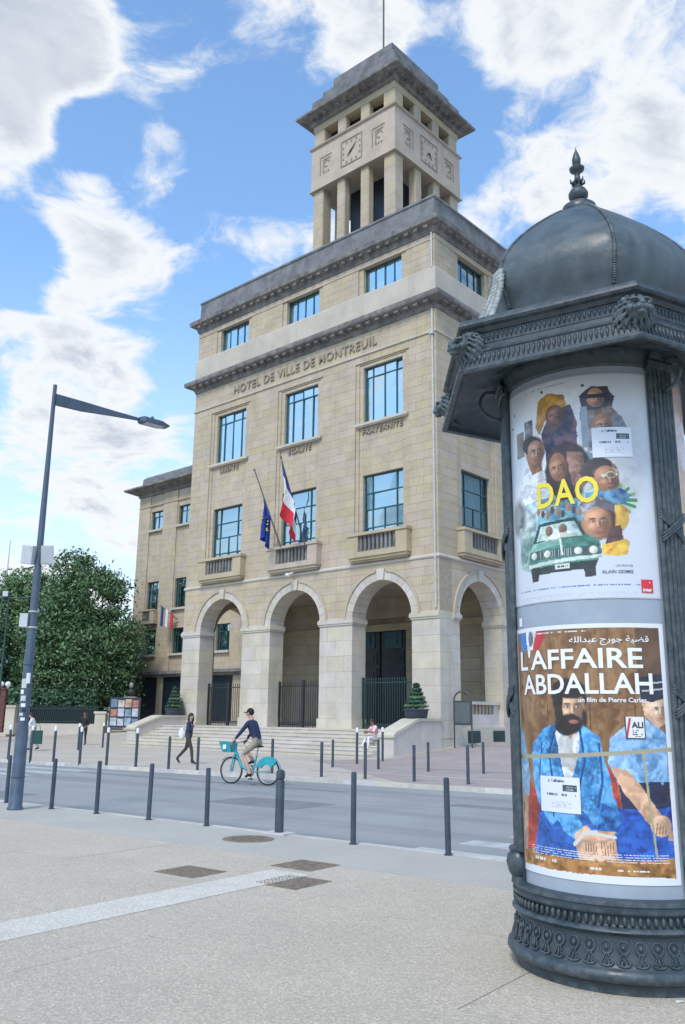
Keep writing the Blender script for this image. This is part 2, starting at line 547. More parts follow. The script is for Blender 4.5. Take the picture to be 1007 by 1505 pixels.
# kerbs, stone by stone
ks = MB(); ks.box(0.004, 0.996, 0, 0.16, -0.2, 0.004)
ksm = ks.mesh('kerb_stone', KERB)
kr = tag(link('near_kerb', None, None, (0, 0, 0), G_RZ), kind='structure')
for k in range(34):
    link('kerb_stone', ksm, kr, (-26 + k, 9.553, random.uniform(-.003, .003)))
FK_A = math.atan2(18.92 - 17.86, 19.03)


def FK(t):
    return 17.86 + (t + 28.5) * math.tan(FK_A)


fks = MB(); fks.box(0.004, 0.996, 0, 0.26, -0.2, 0.004)
fksm = fks.mesh('kerb_stone_far', KERB)
fkr = tag(link('far_kerb', None, None, GW(-40, FK(-40)), G_RZ + FK_A), kind='structure')
for k in range(46):
    link('kerb_stone', fksm, fkr, (k, -0.02, random.uniform(-.003, .003)))

# far square
me = MB()
k0, k1 = GW(-95, FK(-95) + .2), GW(40, FK(40) + .2)
b0, b1 = BW(-70, -4.2), BW(95, -4.2)
me.add([k0, k1, b0, b1], [(0, 1, 2, 3)])
c0, c1 = BW(-70, 3.1, .5475), BW(95, 3.1, .5475)
d0, d1 = BW(-70, 90, .5475), BW(95, 90, .5475)
me.add([b1, b0, c0, c1], [(0, 1, 2, 3)])
me.add([c1, c0, d0, d1], [(0, 1, 2, 3)])
tag(me.build('square', PLAZA), kind='structure')
rp = MB()
rp.add([GW(-12.5, FK(-12.5) + .24, .004), GW(20, FK(20) + .24, .004), BW(-40, -4.2, .004), BW(-0.2, -4.2, .004), BW(1.0, -7.0, .004)], [(0, 1, 2, 3, 4)])
rp.add([BW(-0.2, -4.2, .004), BW(-40, -4.2, .004), BW(-40, 3.1, .5515), BW(-0.2, 3.1, .5515)], [(0, 1, 2, 3)])
rp.add([BW(-0.2, 3.1, .5515), BW(-40, 3.1, .5515), BW(-40, 60, .5515), BW(-0.2, 60, .5515)], [(0, 1, 2, 3)])
tag(rp.build('red_paving', REDP), kind='structure')
# pale lines of setts crossing the square
for (ta, na, tb, nb, w) in ((-17.2, 21.2, -2, 21.95, .16), (-15.5, 24.4, -4, 25.0, .5)):
    ln = MB(); a, b = GW(ta, na, .008), GW(tb, nb, .008)
    ln.add([a, b, b + nn * w, a + nn * w], [(0, 1, 2, 3)])
    tag(ln.build('paving_band', KERB if w < .3 else GREYP), kind='structure')

# ------------------------------------------------------------------ town hall
hall = thing('town_hall', 'tall beige stone town hall with arcade and square belfry behind the steps', 'building', B_O, B_RZ)
W_, D_ = 18.15, 12.45
BAYS = (3.345, 9.07, 14.8)
SBAYS = (3.345, 9.07)


def TF(a, d, z): return (-a, d, z)
def TS(a, d, z): return (-d, a, z)


stuff_blocks = MB()
stuff_pale = MB()
unitb = MB(); unitb.box(0, 1, 0, 1, 0, 1)
UB = unitb.mesh('ashlar_block', STONE)
UBP = unitb.mesh('ashlar_block_pale', STONE_L)
n_parts = [0]


def block(T, a0, a1, d0, d1, z0, z1, pale=False, part=False):
    g_ = .005
    j = random.uniform(-.004, .004)
    if part and n_parts[0] < 295:
        n_parts[0] += 1
        p, q = T(a0 + g_, d0 + j, z0 + g_), T(a1 - g_, d1, z1 - g_)
        lo = [min(p[i], q[i]) for i in range(3)]; hi = [max(p[i], q[i]) for i in range(3)]
        link('ashlar_block', UBP if pale else UB, hall, lo, None, [hi[i] - lo[i] for i in range(3)])
    else:
        (stuff_pale if pale else stuff_blocks).tbox(T, a0 + g_, a1 - g_, d0 + j, d1, z0 + g_, z1 - g_, random.random())


backing = MB()


def zone(T, a0, a1, z0, z1, depth=0.0, th=0.3, ch=0.42, bw=0.95, pale=False, part=False):
    n = max(1, round((z1 - z0) / ch))
    h = (z1 - z0) / n
    for k in range(n):
        za, zb = z0 + k * h, z0 + (k + 1) * h
        m = max(1, round((a1 - a0) / bw))
        w = (a1 - a0) / m
        cuts = [a0]
        off = 0.5 * w if (k % 2 and m > 1) else 0
        for i in range(1, m + (1 if off else 0)):
            cuts.append(a0 + i * w - off)
        cuts.append(a1)
        for i in range(len(cuts) - 1):
            if cuts[i + 1] - cuts[i] > .02:
                block(T, cuts[i], cuts[i + 1], depth, depth + th, za, zb, pale, part)
    backing.tbox(T, a0 + .012, a1 - .012, depth + .014, depth + th - .012, z0 + .012, z1 - .012)


# --- arcade
ZS, RA, RO = 6.14, 1.79, 2.20
TH = 1.0


def arcade(T, bays, length, first):
    edges = [0.0 if first else TH]
    for c in bays:
        edges += [c - RA, c + RA]
    edges.append(length)
    for i in range(0, len(edges), 2):
        a0, a1 = edges[i], edges[i + 1]
        zb = 0.28 if not first else 1.05
        zone(T, a0, a1, zb + .45, 5.93, 0, TH, 0.69, 1.1, True, True)
        m = MB(); m.tbox(T, a0 - .06 if i else a0, a1 + .06, -.06, TH, zb - .3, zb + .45)
        m.build('pier_plinth', STONE_L, hall)
        m = MB()
        m.tbox(T, a0 - (.05 if i else 0), a1 + .05, -.05, TH + .02, 5.93, 6.02)
        m.tbox(T, a0 - (.09 if i else 0), a1 + .09, -.09, TH + .04, 6.02, 6.20)
        m.tbox(T, a0 - (.04 if i else 0), a1 + .04, -.04, TH + .02, 6.20, 6.28)
        m.build('impost', STONE_L, hall)
    # spandrels, course by course, following the arch ring
    zt = 8.70
    n = 6
    h = (zt - 6.28) / n
    for k in range(n):
        za, zb = 6.28 + k * h, 6.28 + (k + 1) * h
        mid = [0.0 if first else TH] + [(bays[i] + bays[i + 1]) / 2 for i in range(len(bays) - 1)] + [length]
        for bi, c in enumerate(bays):
            for sgn in (-1, 1):
                far = mid[bi] if sgn < 0 else mid[bi + 1]
                pts = []
                for s_ in range(5):
                    z = za + .005 + (zb - za - .01) * s_ / 4
                    w = math.sqrt(max(RO * RO - (z - ZS) ** 2, 0)) if z - ZS < RO else 0.0
                    pts.append((c + sgn * (w + (.004 if w else 0.0)), z))
                inner_max = max(abs(p[0] - c) for p in pts)
                span = abs(far - c) - inner_max
                if inner_max == 0 and sgn > 0:
                    pass
                nsp = 2 if span > .9 else 1
                cutd = inner_max + span * (0.42 if k % 2 else 0.62)
                lim = cutd if nsp == 2 else abs(far - c)
                poly = pts + [(c + sgn * (lim - .005), zb - .005), (c + sgn * (lim - .005), za + .005)]
                stuff_blocks.prism(T, poly, random.uniform(-.003, .003), .35, random.random())
                if nsp == 2:
                    x0, x1 = c + sgn * cutd, far
                    block(T, min(x0, x1), max(x0, x1), 0, .35, za, zb, False, True)
    # plain core behind the spandrels, with the barrel of each arch cut out
    for bi, c in enumerate(bays):
        lo = [0.0 if first else TH] + [(bays[i] + bays[i + 1]) / 2 for i in range(len(bays) - 1)] + [length]
        pts = [(lo[bi] + .002, 6.285), (c - RO, 6.285)]
        a_s = math.asin((6.285 - ZS) / RO)
        for s_ in range(25):
            a = PI - a_s - (PI - 2 * a_s) * s_ / 24
            pts.append((c + RO * math.cos(a), ZS + RO * math.sin(a)))
        pts += [(lo[bi + 1] - .002, 6.285), (lo[bi + 1] - .002, 8.69), (lo[bi] + .002, 8.69)]
        backing.prism(T, pts, .02, TH)
        # voussoirs
        nv = 15
        for s_ in range(nv):
            a0, a1 = PI * s_ / nv + .003, PI * (s_ + 1) / nv - .003
            key = s_ == nv // 2
            ro = RO + (.12 if key else -.002)
            pl = []
            for q in range(4):
                a = a0 + (a1 - a0) * q / 3
                pl.append((c + RA * math.cos(a), ZS + RA * math.sin(a)))
            for q in range(4):
                a = a1 + (a0 - a1) * q / 3
                pl.append((c + ro * math.cos(a), ZS + ro * math.sin(a)))
            v = MB(); v.prism(T, pl, -.10 if key else -.02, TH - .01, random.random())
            v.build('keystone' if key else 'voussoir', STONE_L, hall)
        # hood mould, broken at the keystone
        for side in (0, 1):
            hm = MB()
            pl = []
            aa, ab = (R(2), R(82)) if side == 0 else (R(98), R(178))
            for q in range(15):
                a = aa + (ab - aa) * q / 14
                pl.append((c + (RO - .0) * math.cos(a), ZS + RO * math.sin(a)))
            for q in range(15):
                a = ab + (aa - ab) * q / 14
                pl.append((c + (RO + .10) * math.cos(a), ZS + (RO + .10) * math.sin(a)))
            hm.prism(T, pl, -.085, .03)
            hm.build('hood_mould', STONE, hall)


arcade(TF, BAYS, W_, True)
arcade(TS, SBAYS, D_, False)
m = MB()
m.rect_loft([(0, 8.68), (.06, 8.70), (.075, 8.78), (.03, 8.84), (0, 8.86)], -W_, 0, 0, D_)
m.build('string_course', STONE_L, hall)
# loggia: floor, back wall, ceiling, left end with its own arch
m = MB(); m.box(-W_ + .02, -.02, .02, 6.9, 0.0, 1.05); m.build('loggia_floor', STONE_L, hall)
m = MB(); m.box(-W_ + .1, -.1, TH, 6.9, 8.2, 8.66); m.build('loggia_ceiling', INNER, hall)
lw = MB()
for k in range(12):
    z0 = 1.05 + k * .6
    for i in range(12):
        u0, u1 = .95 + i * 1.37, .95 + (i + 1) * 1.37
        if u1 > 7.1 and u0 < 11.0 and z0 < 6.5:
            if u0 < 7.1: u1 = 7.1
            elif u1 > 11.0: u0 = 11.0
            else: continue
        if u1 - u0 > .05:
            lw.tbox(TF, u0 + .005, u1 - .005, 6.8 + random.uniform(0, .008), 7.1, z0 + .005, min(z0 + .6, 8.2) - .005, random.random())
ob = lw.build('loggia_wall', INNER, hall); ob['kind'] = 'stuff'
m = MB(); m.tbox(TF, .95, 17.2, 6.68, 6.8, 6.55, 6.72); m.tbox(TF, .95, 17.2, 6.72, 6.8, 6.35, 6.55); m.build('loggia_string', INNER, hall)
# left end wall of the loggia with an arched opening
TL = lambda a, d, z: (-W_ + d, a, z)
pts = [(TH, 1.05), (3.345 - RA, 1.05)]
for s_ in range(25):
    a = PI - PI * s_ / 24
    pts.append((3.345 + RA * math.cos(a), ZS + RA * math.sin(a)))
pts += [(3.345 + RA, 1.05), (6.8, 1.05), (6.8, 8.68), (TH, 8.68)]
m = MB(); m.prism(TL, pts, 0, 1.0); m.build('end_arch_wall', INNER, hall)
# rest of the ground floor body behind the loggia
m = MB(); m.box(-W_ + .01, -.36, 7.12, D_ - .02, 0, 8.66); m.build('ground_floor_core', INNER, hall)

# great doors
door = MB(); door.tbox(TF, 7.1, 11.0, 6.95, 7.05, 1.05, 6.5)
dob = door.build('door', DOORM, hall)
for c in (8.08, 10.02):
    for (z0, z1) in ((1.3, 2.7), (2.9, 4.3), (4.5, 5.2)):
        p = MB(); p.tbox(TF, c - .75, c + .75, 6.90, 6.95, z0, z1); p.tbox(TF, c - .55, c + .55, 6.87, 6.90, z0 + .2, z1 - .2)
        p.build('door_panel', DOORM, dob)
    p = MB(); p.tbox(TF, c - .6, c + .6, 6.90, 6.95, 5.4, 6.3); p.tbox(TF, c - .28, c + .28, 6.85, 6.90, 5.55, 6.15)
    p.build('door_panel', TEAL, dob)
p = MB(); p.tbox(TF, 9.02, 9.08, 6.86, 6.95, 1.05, 6.5); p.build('door_bead', IRON, dob)


def railing(T, c, hw, z0, z1, d, mt, nb, posts=()):
    f = MB()
    for z in (z0 + .12, z0 + .2, z1 - .28):
        f.tbox(T, c - hw, c + hw, d - .02, d + .02, z, z + .05)
    f.tbox(T, c - hw, c - hw + .07, d - .04, d + .04, z0, z1)
    f.tbox(T, c + hw - .07, c + hw, d - .04, d + .04, z0, z1)
    for p in posts:
        f.tbox(T, p - .08, p + .08, d - .06, d + .06, z0, z1 + .05)
    o = f.build('railing', mt, hall)
    pts = []
    bar = MB()
    bar.path([(0, 0, 0), (0, 0, z1 - z0 - .12)], .018, 6)
    bar.path([(0, 0, z1 - z0 - .12), (0, 0, z1 - z0)], [.03, .002], 6)
    bm_ = bar.mesh('railing_bar', mt)
    for i in range(nb):
        a = c - hw + .12 + (2 * hw - .24) * i / (nb - 1)
        link('railing_bar', bm_, o, T(a, d, z0))
    return o


railing(TF, BAYS[0], RA - .04, 1.05, 3.45, .75, IRON_G, 24)
railing(TF, BAYS[1], RA - .04, 1.05, 3.35, .75, IRON, 22, (BAYS[1] - .0,))
railing(TF, BAYS[2], RA - .04, 1.05, 3.35, .75, IRON, 22, (BAYS[2],))
# bronze relief figure standing behind the left railing
# side arches: parapet with little balusters
for c in SBAYS:
    m = MB()
    m.tbox(TS, c - RA - .02, c + RA + .02, .25, .75, .2, 1.78)
    m.tbox(TS, c - RA + .0, c + RA - .0, .18, .80, 2.22, 2.36)
    m.tbox(TS, c - RA, c - RA + .42, .28, .72, 1.78, 2.22)
    m.tbox(TS, c + RA - .42, c + RA, .28, .72, 1.78, 2.22)
    o = m.build('arch_parapet', STONE_L, hall)
    bs = MB(); bs.box(-.14, .14, -.075, .075, 0, .44)
    bsm = bs.mesh('parapet_baluster', STONE)
    for i in range(9):
        link('baluster', bsm, o, TS(c - RA + .62 + i * .295, .5, 1.78))
# closed back of the second side arch
m = MB(); m.tbox(TS, SBAYS[1] - RA, SBAYS[1] + RA, .9, .98, .3, 7.9); m.build('arch_infill', INNER, hall)
# basement base along the side, with green vents
m = MB()
m.tbox(TS, 0, D_, -.05, .25, -.1, .28)
m.tbox(TS, 1.56, 5.13, -.03, .25, .28, 1.2)
m.build('side_base', STONE_L, hall)
for v0 in (2.0, 4.1):
    m = MB(); m.tbox(TS, v0, v0 + .95, -.09, -.03, .52, 1.05)
    o = m.build('basement_vent', IRON_G, hall)
    for i in range(5):
        m = MB(); m.tbox(TS, v0 + .08, v0 + .87, -.12, -.09, .58 + i * .09, .62 + i * .09); m.build('slat', IRON_G, o)
    m = MB(); m.tbox(TS, v0 - .3, v0 + 1.2, -.75, -.05, .38, .50); m.build('vent_ledge', KERB, hall)

# --- upper floors
OUTR, INR, WH = 1.72, 1.5, 1.255
WIN2 = (9.30, 13.29)
WIN3 = (16.02, 19.04)
ATT = (23.19, 24.64)


def upper(T, bays, length, start=0.0):
    e = [start]
    for c in bays:
        e += [c - OUTR, c + OUTR]
    e.append(length)
    for i in range(0, len(e), 2):
        zone(T, e[i], e[i + 1], 8.86, 19.68, 0, .34, .416, .92, False, T is TF or i < 2)
    for c in bays:
        zone(T, c - OUTR, c + OUTR, 19.30, 19.68, 0, .34, .4, .9)
        for sg in (-1, 1):
            a, b = sorted((c + sg * OUTR, c + sg * INR))
            zone(T, a, b, 8.86, 19.30, .055, .30, .416, .5)
            a, b = sorted((c + sg * INR, c + sg * WH))
            zone(T, a, b, 8.86, 19.22, .10, .36, .416, .5)
        zone(T, c - INR, c + INR, 19.22, 19.30, .055, .30, .1, .9)
        zone(T, c - WH, c + WH, WIN3[1], 19.22, .10, .36, .2, .8)
        zone(T, c - WH, c + WH, WIN2[1], WIN3[0] - .05, .10, .36, .416, .84)
        zone(T, c - WH, c + WH, 8.86, WIN2[0], .10, .36, .416, .9)
    zone(T, start, length, 19.82, 20.92, 0, .34, .37, 1.1)
    # attic
    e = [start]
    for c in bays:
        e += [c - WH - .32, c + WH + .32]
    e.append(length)
    for i in range(0, len(e), 2):
        zone(T, e[i], e[i + 1], 23.15, 24.66, 0, .34, .38, .9, False, T is TF)
    for c in bays:
        for sg in (-1, 1):
            a, b = sorted((c + sg * (WH + .32), c + sg * WH))
            zone(T, a, b, 23.15, 24.66, .05, .4, .5, .4)
    m = MB()
    m.tbox(T, start, length, 0.0, .36, 24.66, 24.97)
    m.tbox(T, start, length, -.03, .0, 24.66, 24.72)
    m.build('attic_lintel', STONE, hall)


upper(TF, BAYS, W_)
upper(TS, SBAYS, D_, .345)
o = backing.build('wall_core', MORTAR, hall, recalc=True); o['kind'] = 'stuff'
o = stuff_blocks.build('stonework', STONE, hall); o['kind'] = 'stuff'
if stuff_pale.v:
    o = stuff_pale.build('pale_stonework', STONE_L, hall); o['kind'] = 'stuff'
m = MB(); m.box(-W_ + .36, -.9, .9, D_, 8.9, 25.2)
m.box(-W_, -W_ + .36, .36, D_, 8.86, 25.0)
m.build('building_core', INNER, hall)
m = MB(); m.rect_loft([(0, 19.68), (.07, 19.70), (.07, 19.79), (0, 19.82)], -W_, 0, 0, D_); m.build('string_course', STONE_L, hall)
# main cornice with modillions
m = MB()
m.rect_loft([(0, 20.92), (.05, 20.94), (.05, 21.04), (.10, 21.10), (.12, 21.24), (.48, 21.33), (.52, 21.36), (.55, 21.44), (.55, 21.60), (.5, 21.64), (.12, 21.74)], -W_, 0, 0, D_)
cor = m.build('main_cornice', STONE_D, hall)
mo = MB(); mo.box(-.13, .13, -.42, -.10, 21.18, 21.34)
mom = mo.mesh('modillion', STONE_D)
mo = MB(); mo.box(.10, .42, -.13, .13, 21.18, 21.34)
mom2 = mo.mesh('modillion_side', STONE_D)
for i in range(30):
    link('modillion', mom, cor, (-.3 - i * .605, 0, 0))
for i in range(20):
    link('modillion', mom2, cor, (0, .3 + i * .605, 0))
# pale band above it
m = MB()
m.rect_loft([(.08, 21.72), (.08, 23.06), (.05, 23.12), (0, 23.15)], -W_, 0, 0, D_)
m.build('pale_band', BANDST, hall)
m = MB()
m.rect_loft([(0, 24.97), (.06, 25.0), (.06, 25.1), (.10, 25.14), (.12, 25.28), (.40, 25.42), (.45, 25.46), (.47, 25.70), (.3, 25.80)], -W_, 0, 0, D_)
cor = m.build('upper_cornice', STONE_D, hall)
mo = MB(); mo.box(-.12, .12, -.34, -.08, 25.24, 25.42)
mom = mo.mesh('modillion_upper', STONE_D)
for i in range(30):
    link('modillion', mom, cor, (-.3 - i * .605, 0, 0))
mo = MB(); mo.box(.08, .34, -.12, .12, 25.24, 25.42)
mom = mo.mesh('modillion_upper_side', STONE_D)
for i in range(20):
    link('modillion', mom, cor, (0, .3 + i * .605, 0))
m = MB()
m.rect_loft([(.0, 25.79), (-.02, 26.95), (.04, 27.0), (.03, 27.12), (-.5, 27.14)], -W_, 0, 0, D_)
m.build('roof_parapet', STONE_G, hall)


# --- windows
def window(T, c, hw, z0, z1, d, cols, rows_, parent, curtain=None, glass=None, bar=.055, sill=None, mids=()):
    """frame with glazing bars: cols / rows_ are fractions; mids are extra part-height bars"""
    glass = glass or GLASS
    f = MB()
    f.tbox(T, c - hw, c - hw + .07, d - .05, d + .06, z0, z1)
    f.tbox(T, c + hw - .07, c + hw, d - .05, d + .06, z0, z1)
    f.tbox(T, c - hw + .07, c + hw - .07, d - .05, d + .06, z0, z0 + .08)
    f.tbox(T, c - hw + .07, c + hw - .07, d - .05, d + .06, z1 - .07, z1)
    xs = [c - hw + .07] + [c - hw + 2 * hw * q for q in cols] + [c + hw - .07]
    zs = [z0 + .08] + [z0 + (z1 - z0) * q for q in rows_] + [z1 - .07]
    for x in xs[1:-1]:
        f.tbox(T, x - bar / 2, x + bar / 2, d - .04, d + .05, z0 + .08, z1 - .07)
    for z in zs[1:-1]:
        f.tbox(T, c - hw + .07, c + hw - .07, d - .045, d + .055, z - bar / 2, z + bar / 2)
    for (q, za, zb) in mids:
        x = c - hw + 2 * hw * q
        f.tbox(T, x - bar / 2, x + bar / 2, d - .042, d + .052, z0 + (z1 - z0) * za, z0 + (z1 - z0) * zb)
    o = f.build('window', TEAL, parent)
    for i in range(len(xs) - 1):
        for j in range(len(zs) - 1):
            p = MB()
            t0, t1 = random.uniform(-.014, .014), random.uniform(-.018, .018)
            a0, a1, b0, b1 = xs[i], xs[i + 1], zs[j], zs[j + 1]
            p.add([T(a0, d + t0, b0), T(a1, d - t0, b0), T(a1, d - t0 + t1, b1), T(a0, d + t0 + t1, b1)], [(0, 1, 2, 3)])
            p.build('pane', glass, o, recalc=False)
    cu = MB()
    n = 48
    if curtain == 'folds':
        vs, fs = [], []
        for i in range(n + 1):
            a = c - hw + .04 + (2 * hw - .08) * i / n
            dd = d + .28 + .05 * math.sin(i * 1.7) + .03 * math.sin(i * 0.63)
            vs += [T(a, dd, z0 + .02), T(a, dd, z1 - .02)]
        fs = [(2 * i, 2 * i + 2, 2 * i + 3, 2 * i + 1) for i in range(n)]
        cu.add(vs, fs)
        cu.build('curtain', CURT, o, smooth='all', recalc=False)
    elif curtain == 'blind':
        cu.tbox(T, c - hw + .03, c + hw - .03, d + .16, d + .18, z0 + (z1 - z0) * random.choice((.0, .12, .3)), z1 - .03)
        cu.build('blind', BLIND, o)
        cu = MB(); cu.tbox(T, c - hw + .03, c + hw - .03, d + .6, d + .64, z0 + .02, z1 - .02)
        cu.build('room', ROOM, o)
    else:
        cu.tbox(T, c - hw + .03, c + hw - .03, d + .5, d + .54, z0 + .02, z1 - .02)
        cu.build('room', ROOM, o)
    return o


def sill(T, c, hw, z, out=.12, h=.13, parent=hall):
    m = MB()
    m.tbox(T, c - hw, c + hw, -out, .3, z - h, z)
    m.tbox(T, c - hw + .05, c + hw - .05, -out + .05, .2, z - h - .06, z - h)
    return m.build('window_sill', STONE_L, parent)


def text_mesh(body, size, extrude, mt, bold=0.0, spacing=1.0, sx=1.0):
    cu = bpy.data.curves.new('text', 'FONT')
    cu.body = body
    cu.size = size
    cu.extrude = extrude
    cu.offset = bold
    cu.space_character = spacing
    cu.align_x = 'CENTER'
    cu.resolution_u = 3
    o = bpy.data.objects.new('text', cu)
    col.objects.link(o)
    dg = bpy.context.evaluated_depsgraph_get()
    me = bpy.data.meshes.new_from_object(o.evaluated_get(dg))
    bpy.data.objects.remove(o, do_unlink=True)
    bpy.data.curves.remove(cu)
    if sx != 1.0:
        for v in me.vertices: v.co.x *= sx
    me.materials.clear()
    me.materials.append(mt)
    return me


WORDS = ('FRATERNITE', 'EGALITE', 'LIBERTE')
for T, bays in ((TF, BAYS), (TS, SBAYS)):
    for bi, c in enumerate(bays):
        window(T, c, WH, WIN2[0], WIN2[1], .30, (.2, .8), (.33, .56, .77), hall, 'folds', GLASS_C, mids=((.5, 0, .56),))
        window(T, c, WH, WIN3[0], WIN3[1], .30, (.2, .5, .8), (.82,), hall, 'blind', GLASS)
        window(T, c, WH, ATT[0], ATT[1], .30, (.25, .5, .75), (), hall, 'blind', GLASS)
        sill(T, c, 1.66, WIN3[0] - .02)
        if T is TF:
            tm = text_mesh(WORDS[bi], .42, .03, LETTER_SHADE, .008, 1.12)
            o = link('motto_lettering', tm, hall, T(c, .055, 15.42))
            o.rotation_euler = (PI / 2, 0, 0)
        # balcony
        m = MB()
        hwb, ob_ = 1.82, .40
        m.tbox(T, c - hwb, c + hwb, -ob_, .05, 9.08, 9.34)
        m.tbox(T, c - hwb + .06, c + hwb - .06, -ob_ + .08, .05, 8.95, 9.08)
        m.tbox(T, c - hwb + .16, c + hwb - .16, -ob_ + .2, .05, 8.865, 8.95)
        m.tbox(T, c - hwb, c - 1.16, -ob_ + .01, -.12, 9.34, 10.14)
        m.tbox(T, c + 1.16, c + hwb, -ob_ + .01, -.12, 9.34, 10.14)
        m.tbox(T, c - hwb, c - hwb + .26, -.12, .05, 9.34, 10.14)
        m.tbox(T, c + hwb - .26, c + hwb, -.12, .05, 9.34, 10.14)
        m.tbox(T, c - hwb - .05, c + hwb + .05, -ob_ - .05, -.10, 10.14, 10.28)
        m.tbox(T, c - hwb - .05, c - hwb + .3, -.10, .05, 10.14, 10.28)
        m.tbox(T, c + hwb - .3, c + hwb + .05, -.10, .05, 10.14, 10.28)
        o = m.build('balcony', STONE, hall)
        bl = MB()
        for (x0, x1, z0, z1) in ((-.09, .09, 0, .08), (-.06, .06, .08, .72), (-.09, .09, .72, .80)):
            bl.box(x0, x1, x0, x1, z0, z1)
        blm = bl.mesh('balcony_baluster', STONE_D)
        for i in range(9):
            link('baluster', blm, o, T(c - 1.02 + i * .255, -ob_ + .15, 9.34))
tm = text_mesh('HOTEL DE VILLE DE MONTREUIL', .70, .05, LETTER_SHADE, .008, 1.1)
xs_ = [v.co.x for v in tm.vertices]
k_ = 10.9 / (max(xs_) - min(xs_))
for v in tm.vertices: v.co.x *= k_
o = link('inscription', tm, hall, TF(9.1, -.02, 20.08)); o.rotation_euler = (PI / 2, 0, 0)

# downpipe at the corner
m = MB()
m.path([(-.16, -.06, 6.4), (-.16, -.06, 19.6)], .055, 8)
m.path([(-.16, -.06, 19.5), (-.16, -.06, 20.9)], .055, 8)
m.box(-.27, -.05, -.17, .0, 19.55, 19.80)
m.path([(-.14, -.06, 23.1), (-.14, -.06, 25.0)], .05, 8)
o = m.build('downpipe', ZINC, hall, smooth=True)

# --- belfry
u0, u1, v0, v1 = 5.63, 12.55, 4.05, 10.97
bel = MB(); bel.rect_loft([(0, 34.70), (0, 37.72)], -u1, -u0, v0, v1)
bel.rect_loft([(.1, 34.62), (.1, 34.70)], -u1, -u0, v0, v1)
belfry = bel.build('belfry', STONE, hall)
def col_mesh(name, wx, wy, z0, z1, b_=.07):
    cs = MB()
    prof = [(-wx + b_, -wy), (wx - b_, -wy), (wx, -wy + b_), (wx, wy - b_), (wx - b_, wy), (-wx + b_, wy), (-wx, wy - b_), (-wx, -wy + b_)]
    n = max(1, round((z1 - z0) / .94)); h = (z1 - z0) / n
    for k in range(n):
        za, zb = z0 + k * h, z0 + (k + 1) * h
        cs.add([(x, y, za + .006) for x, y in prof] + [(x, y, zb - .006) for x, y in prof],
               [tuple(range(7, -1, -1)), tuple(range(8, 16))] + [(i, (i + 1) % 8, 8 + (i + 1) % 8, 8 + i) for i in range(8)], random.random())
    return cs.mesh(name, STONE)


def ring_posts(name, z0, z1, wc, wi, di):
    cc = wc / 2
    lo_u, hi_u, lo_v, hi_v = u0 + .1 + cc, u1 - .1 - cc, v0 + .1 + cc, v1 - .1 - cc
    mc = col_mesh(name + '_corner', cc, cc, z0, z1)
    mf = col_mesh(name + '_front', wi / 2, di / 2, z0, z1)
    ms = col_mesh(name + '_side', di / 2, wi / 2, z0, z1)
    for u in (lo_u, hi_u):
        for v in (lo_v, hi_v):
            link(name, mc, belfry, (-u, v, 0))
    for q in (1, 2):
        u = lo_u + (hi_u - lo_u) * q / 3; v = lo_v + (hi_v - lo_v) * q / 3
        for vv in (v0 + .1 + di / 2, v1 - .1 - di / 2): link(name, mf, belfry, (-u, vv, 0))
        for uu in (u0 + .1 + di / 2, u1 - .1 - di / 2): link(name, ms, belfry, (-uu, v, 0))


ring_posts('belfry_column', 26.2, 34.62, .86, .66, .56)
m = MB(); m.box(-u1 - .5, -u0 + .5, v0 - .5, v1 + .5, 25.2, 26.2); m.build('belfry_base', STONE_G, belfry)
m = MB(); m.rect_loft([(0, 37.72), (.12, 37.76), (.15, 37.84), (.05, 37.90)], -u1, -u0, v0, v1); m.build('belfry_string', STONE, belfry)
ring_posts('belfry_pier', 37.9, 39.08, .90, .72, .5)
m = MB(); m.box(-u1 + .8, -u0 - .8, v0 + .8, v1 - .8, 37.9, 39.08); m.build('belfry_dark_fill', DOORM, belfry)  # dark box filling the upper openings in place of interior shade
m = MB(); m.box(-10.6, -7.3, v0 + 1.7, v1 - 1.7, 26.2, 34.65); m.build('added_dark_core', DOORM, belfry)  # dark block added to darken the gaps between the columns
m = MB(); m.rect_loft([(-.08, 39.08), (-.05, 39.50)], -u1, -u0, v0, v1); m.build('belfry_lintel', STONE, belfry)
m = MB()
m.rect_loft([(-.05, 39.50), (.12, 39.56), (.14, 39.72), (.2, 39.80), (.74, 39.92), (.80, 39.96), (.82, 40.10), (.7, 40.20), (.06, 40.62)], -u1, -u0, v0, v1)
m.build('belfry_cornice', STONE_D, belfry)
for k, (p, za, zb) in enumerate(((.04, 40.6, 41.42), (-.45, 41.40, 42.26), (-.95, 42.24, 43.40))):
    m = MB(); m.rect_loft([(p, za), (p, zb), (p - .06, zb + .03)], -u1, -u0, v0, v1); m.build('roof_step', STONE_G, belfry)
for i in range(12):
    mb_ = MB(); x = -u1 + .3 + i * (u1 - u0 - .6) / 11
    mb_.box(x - .13, x + .13, v0 - .45, v0 - .13, 39.74, 39.88)
    mb_.build('bracket', STONE_D, belfry)
    mb_ = MB(); y = v0 + .3 + i * (v1 - v0 - .6) / 11
    mb_.box(-u0 + .13, -u0 + .45, y - .13, y + .13, 39.74, 39.88)
    mb_.build('bracket', STONE_D, belfry)
m = MB(); m.path([(-9.3, 7.5, 43.3), (-9.3, 7.5, 54)], .06, 6); m.build('mast', IRON, belfry)
BTF = lambda a, d, z: (-a, v0 + d, z)
BTS = lambda a, d, z: (-u0 - d, v0 + (a - u0), z)
CARV = mat('shadowed_carving', (0.27, 0.235, 0.18), 0.9)  # shadow lines of the relief put into the bar colour
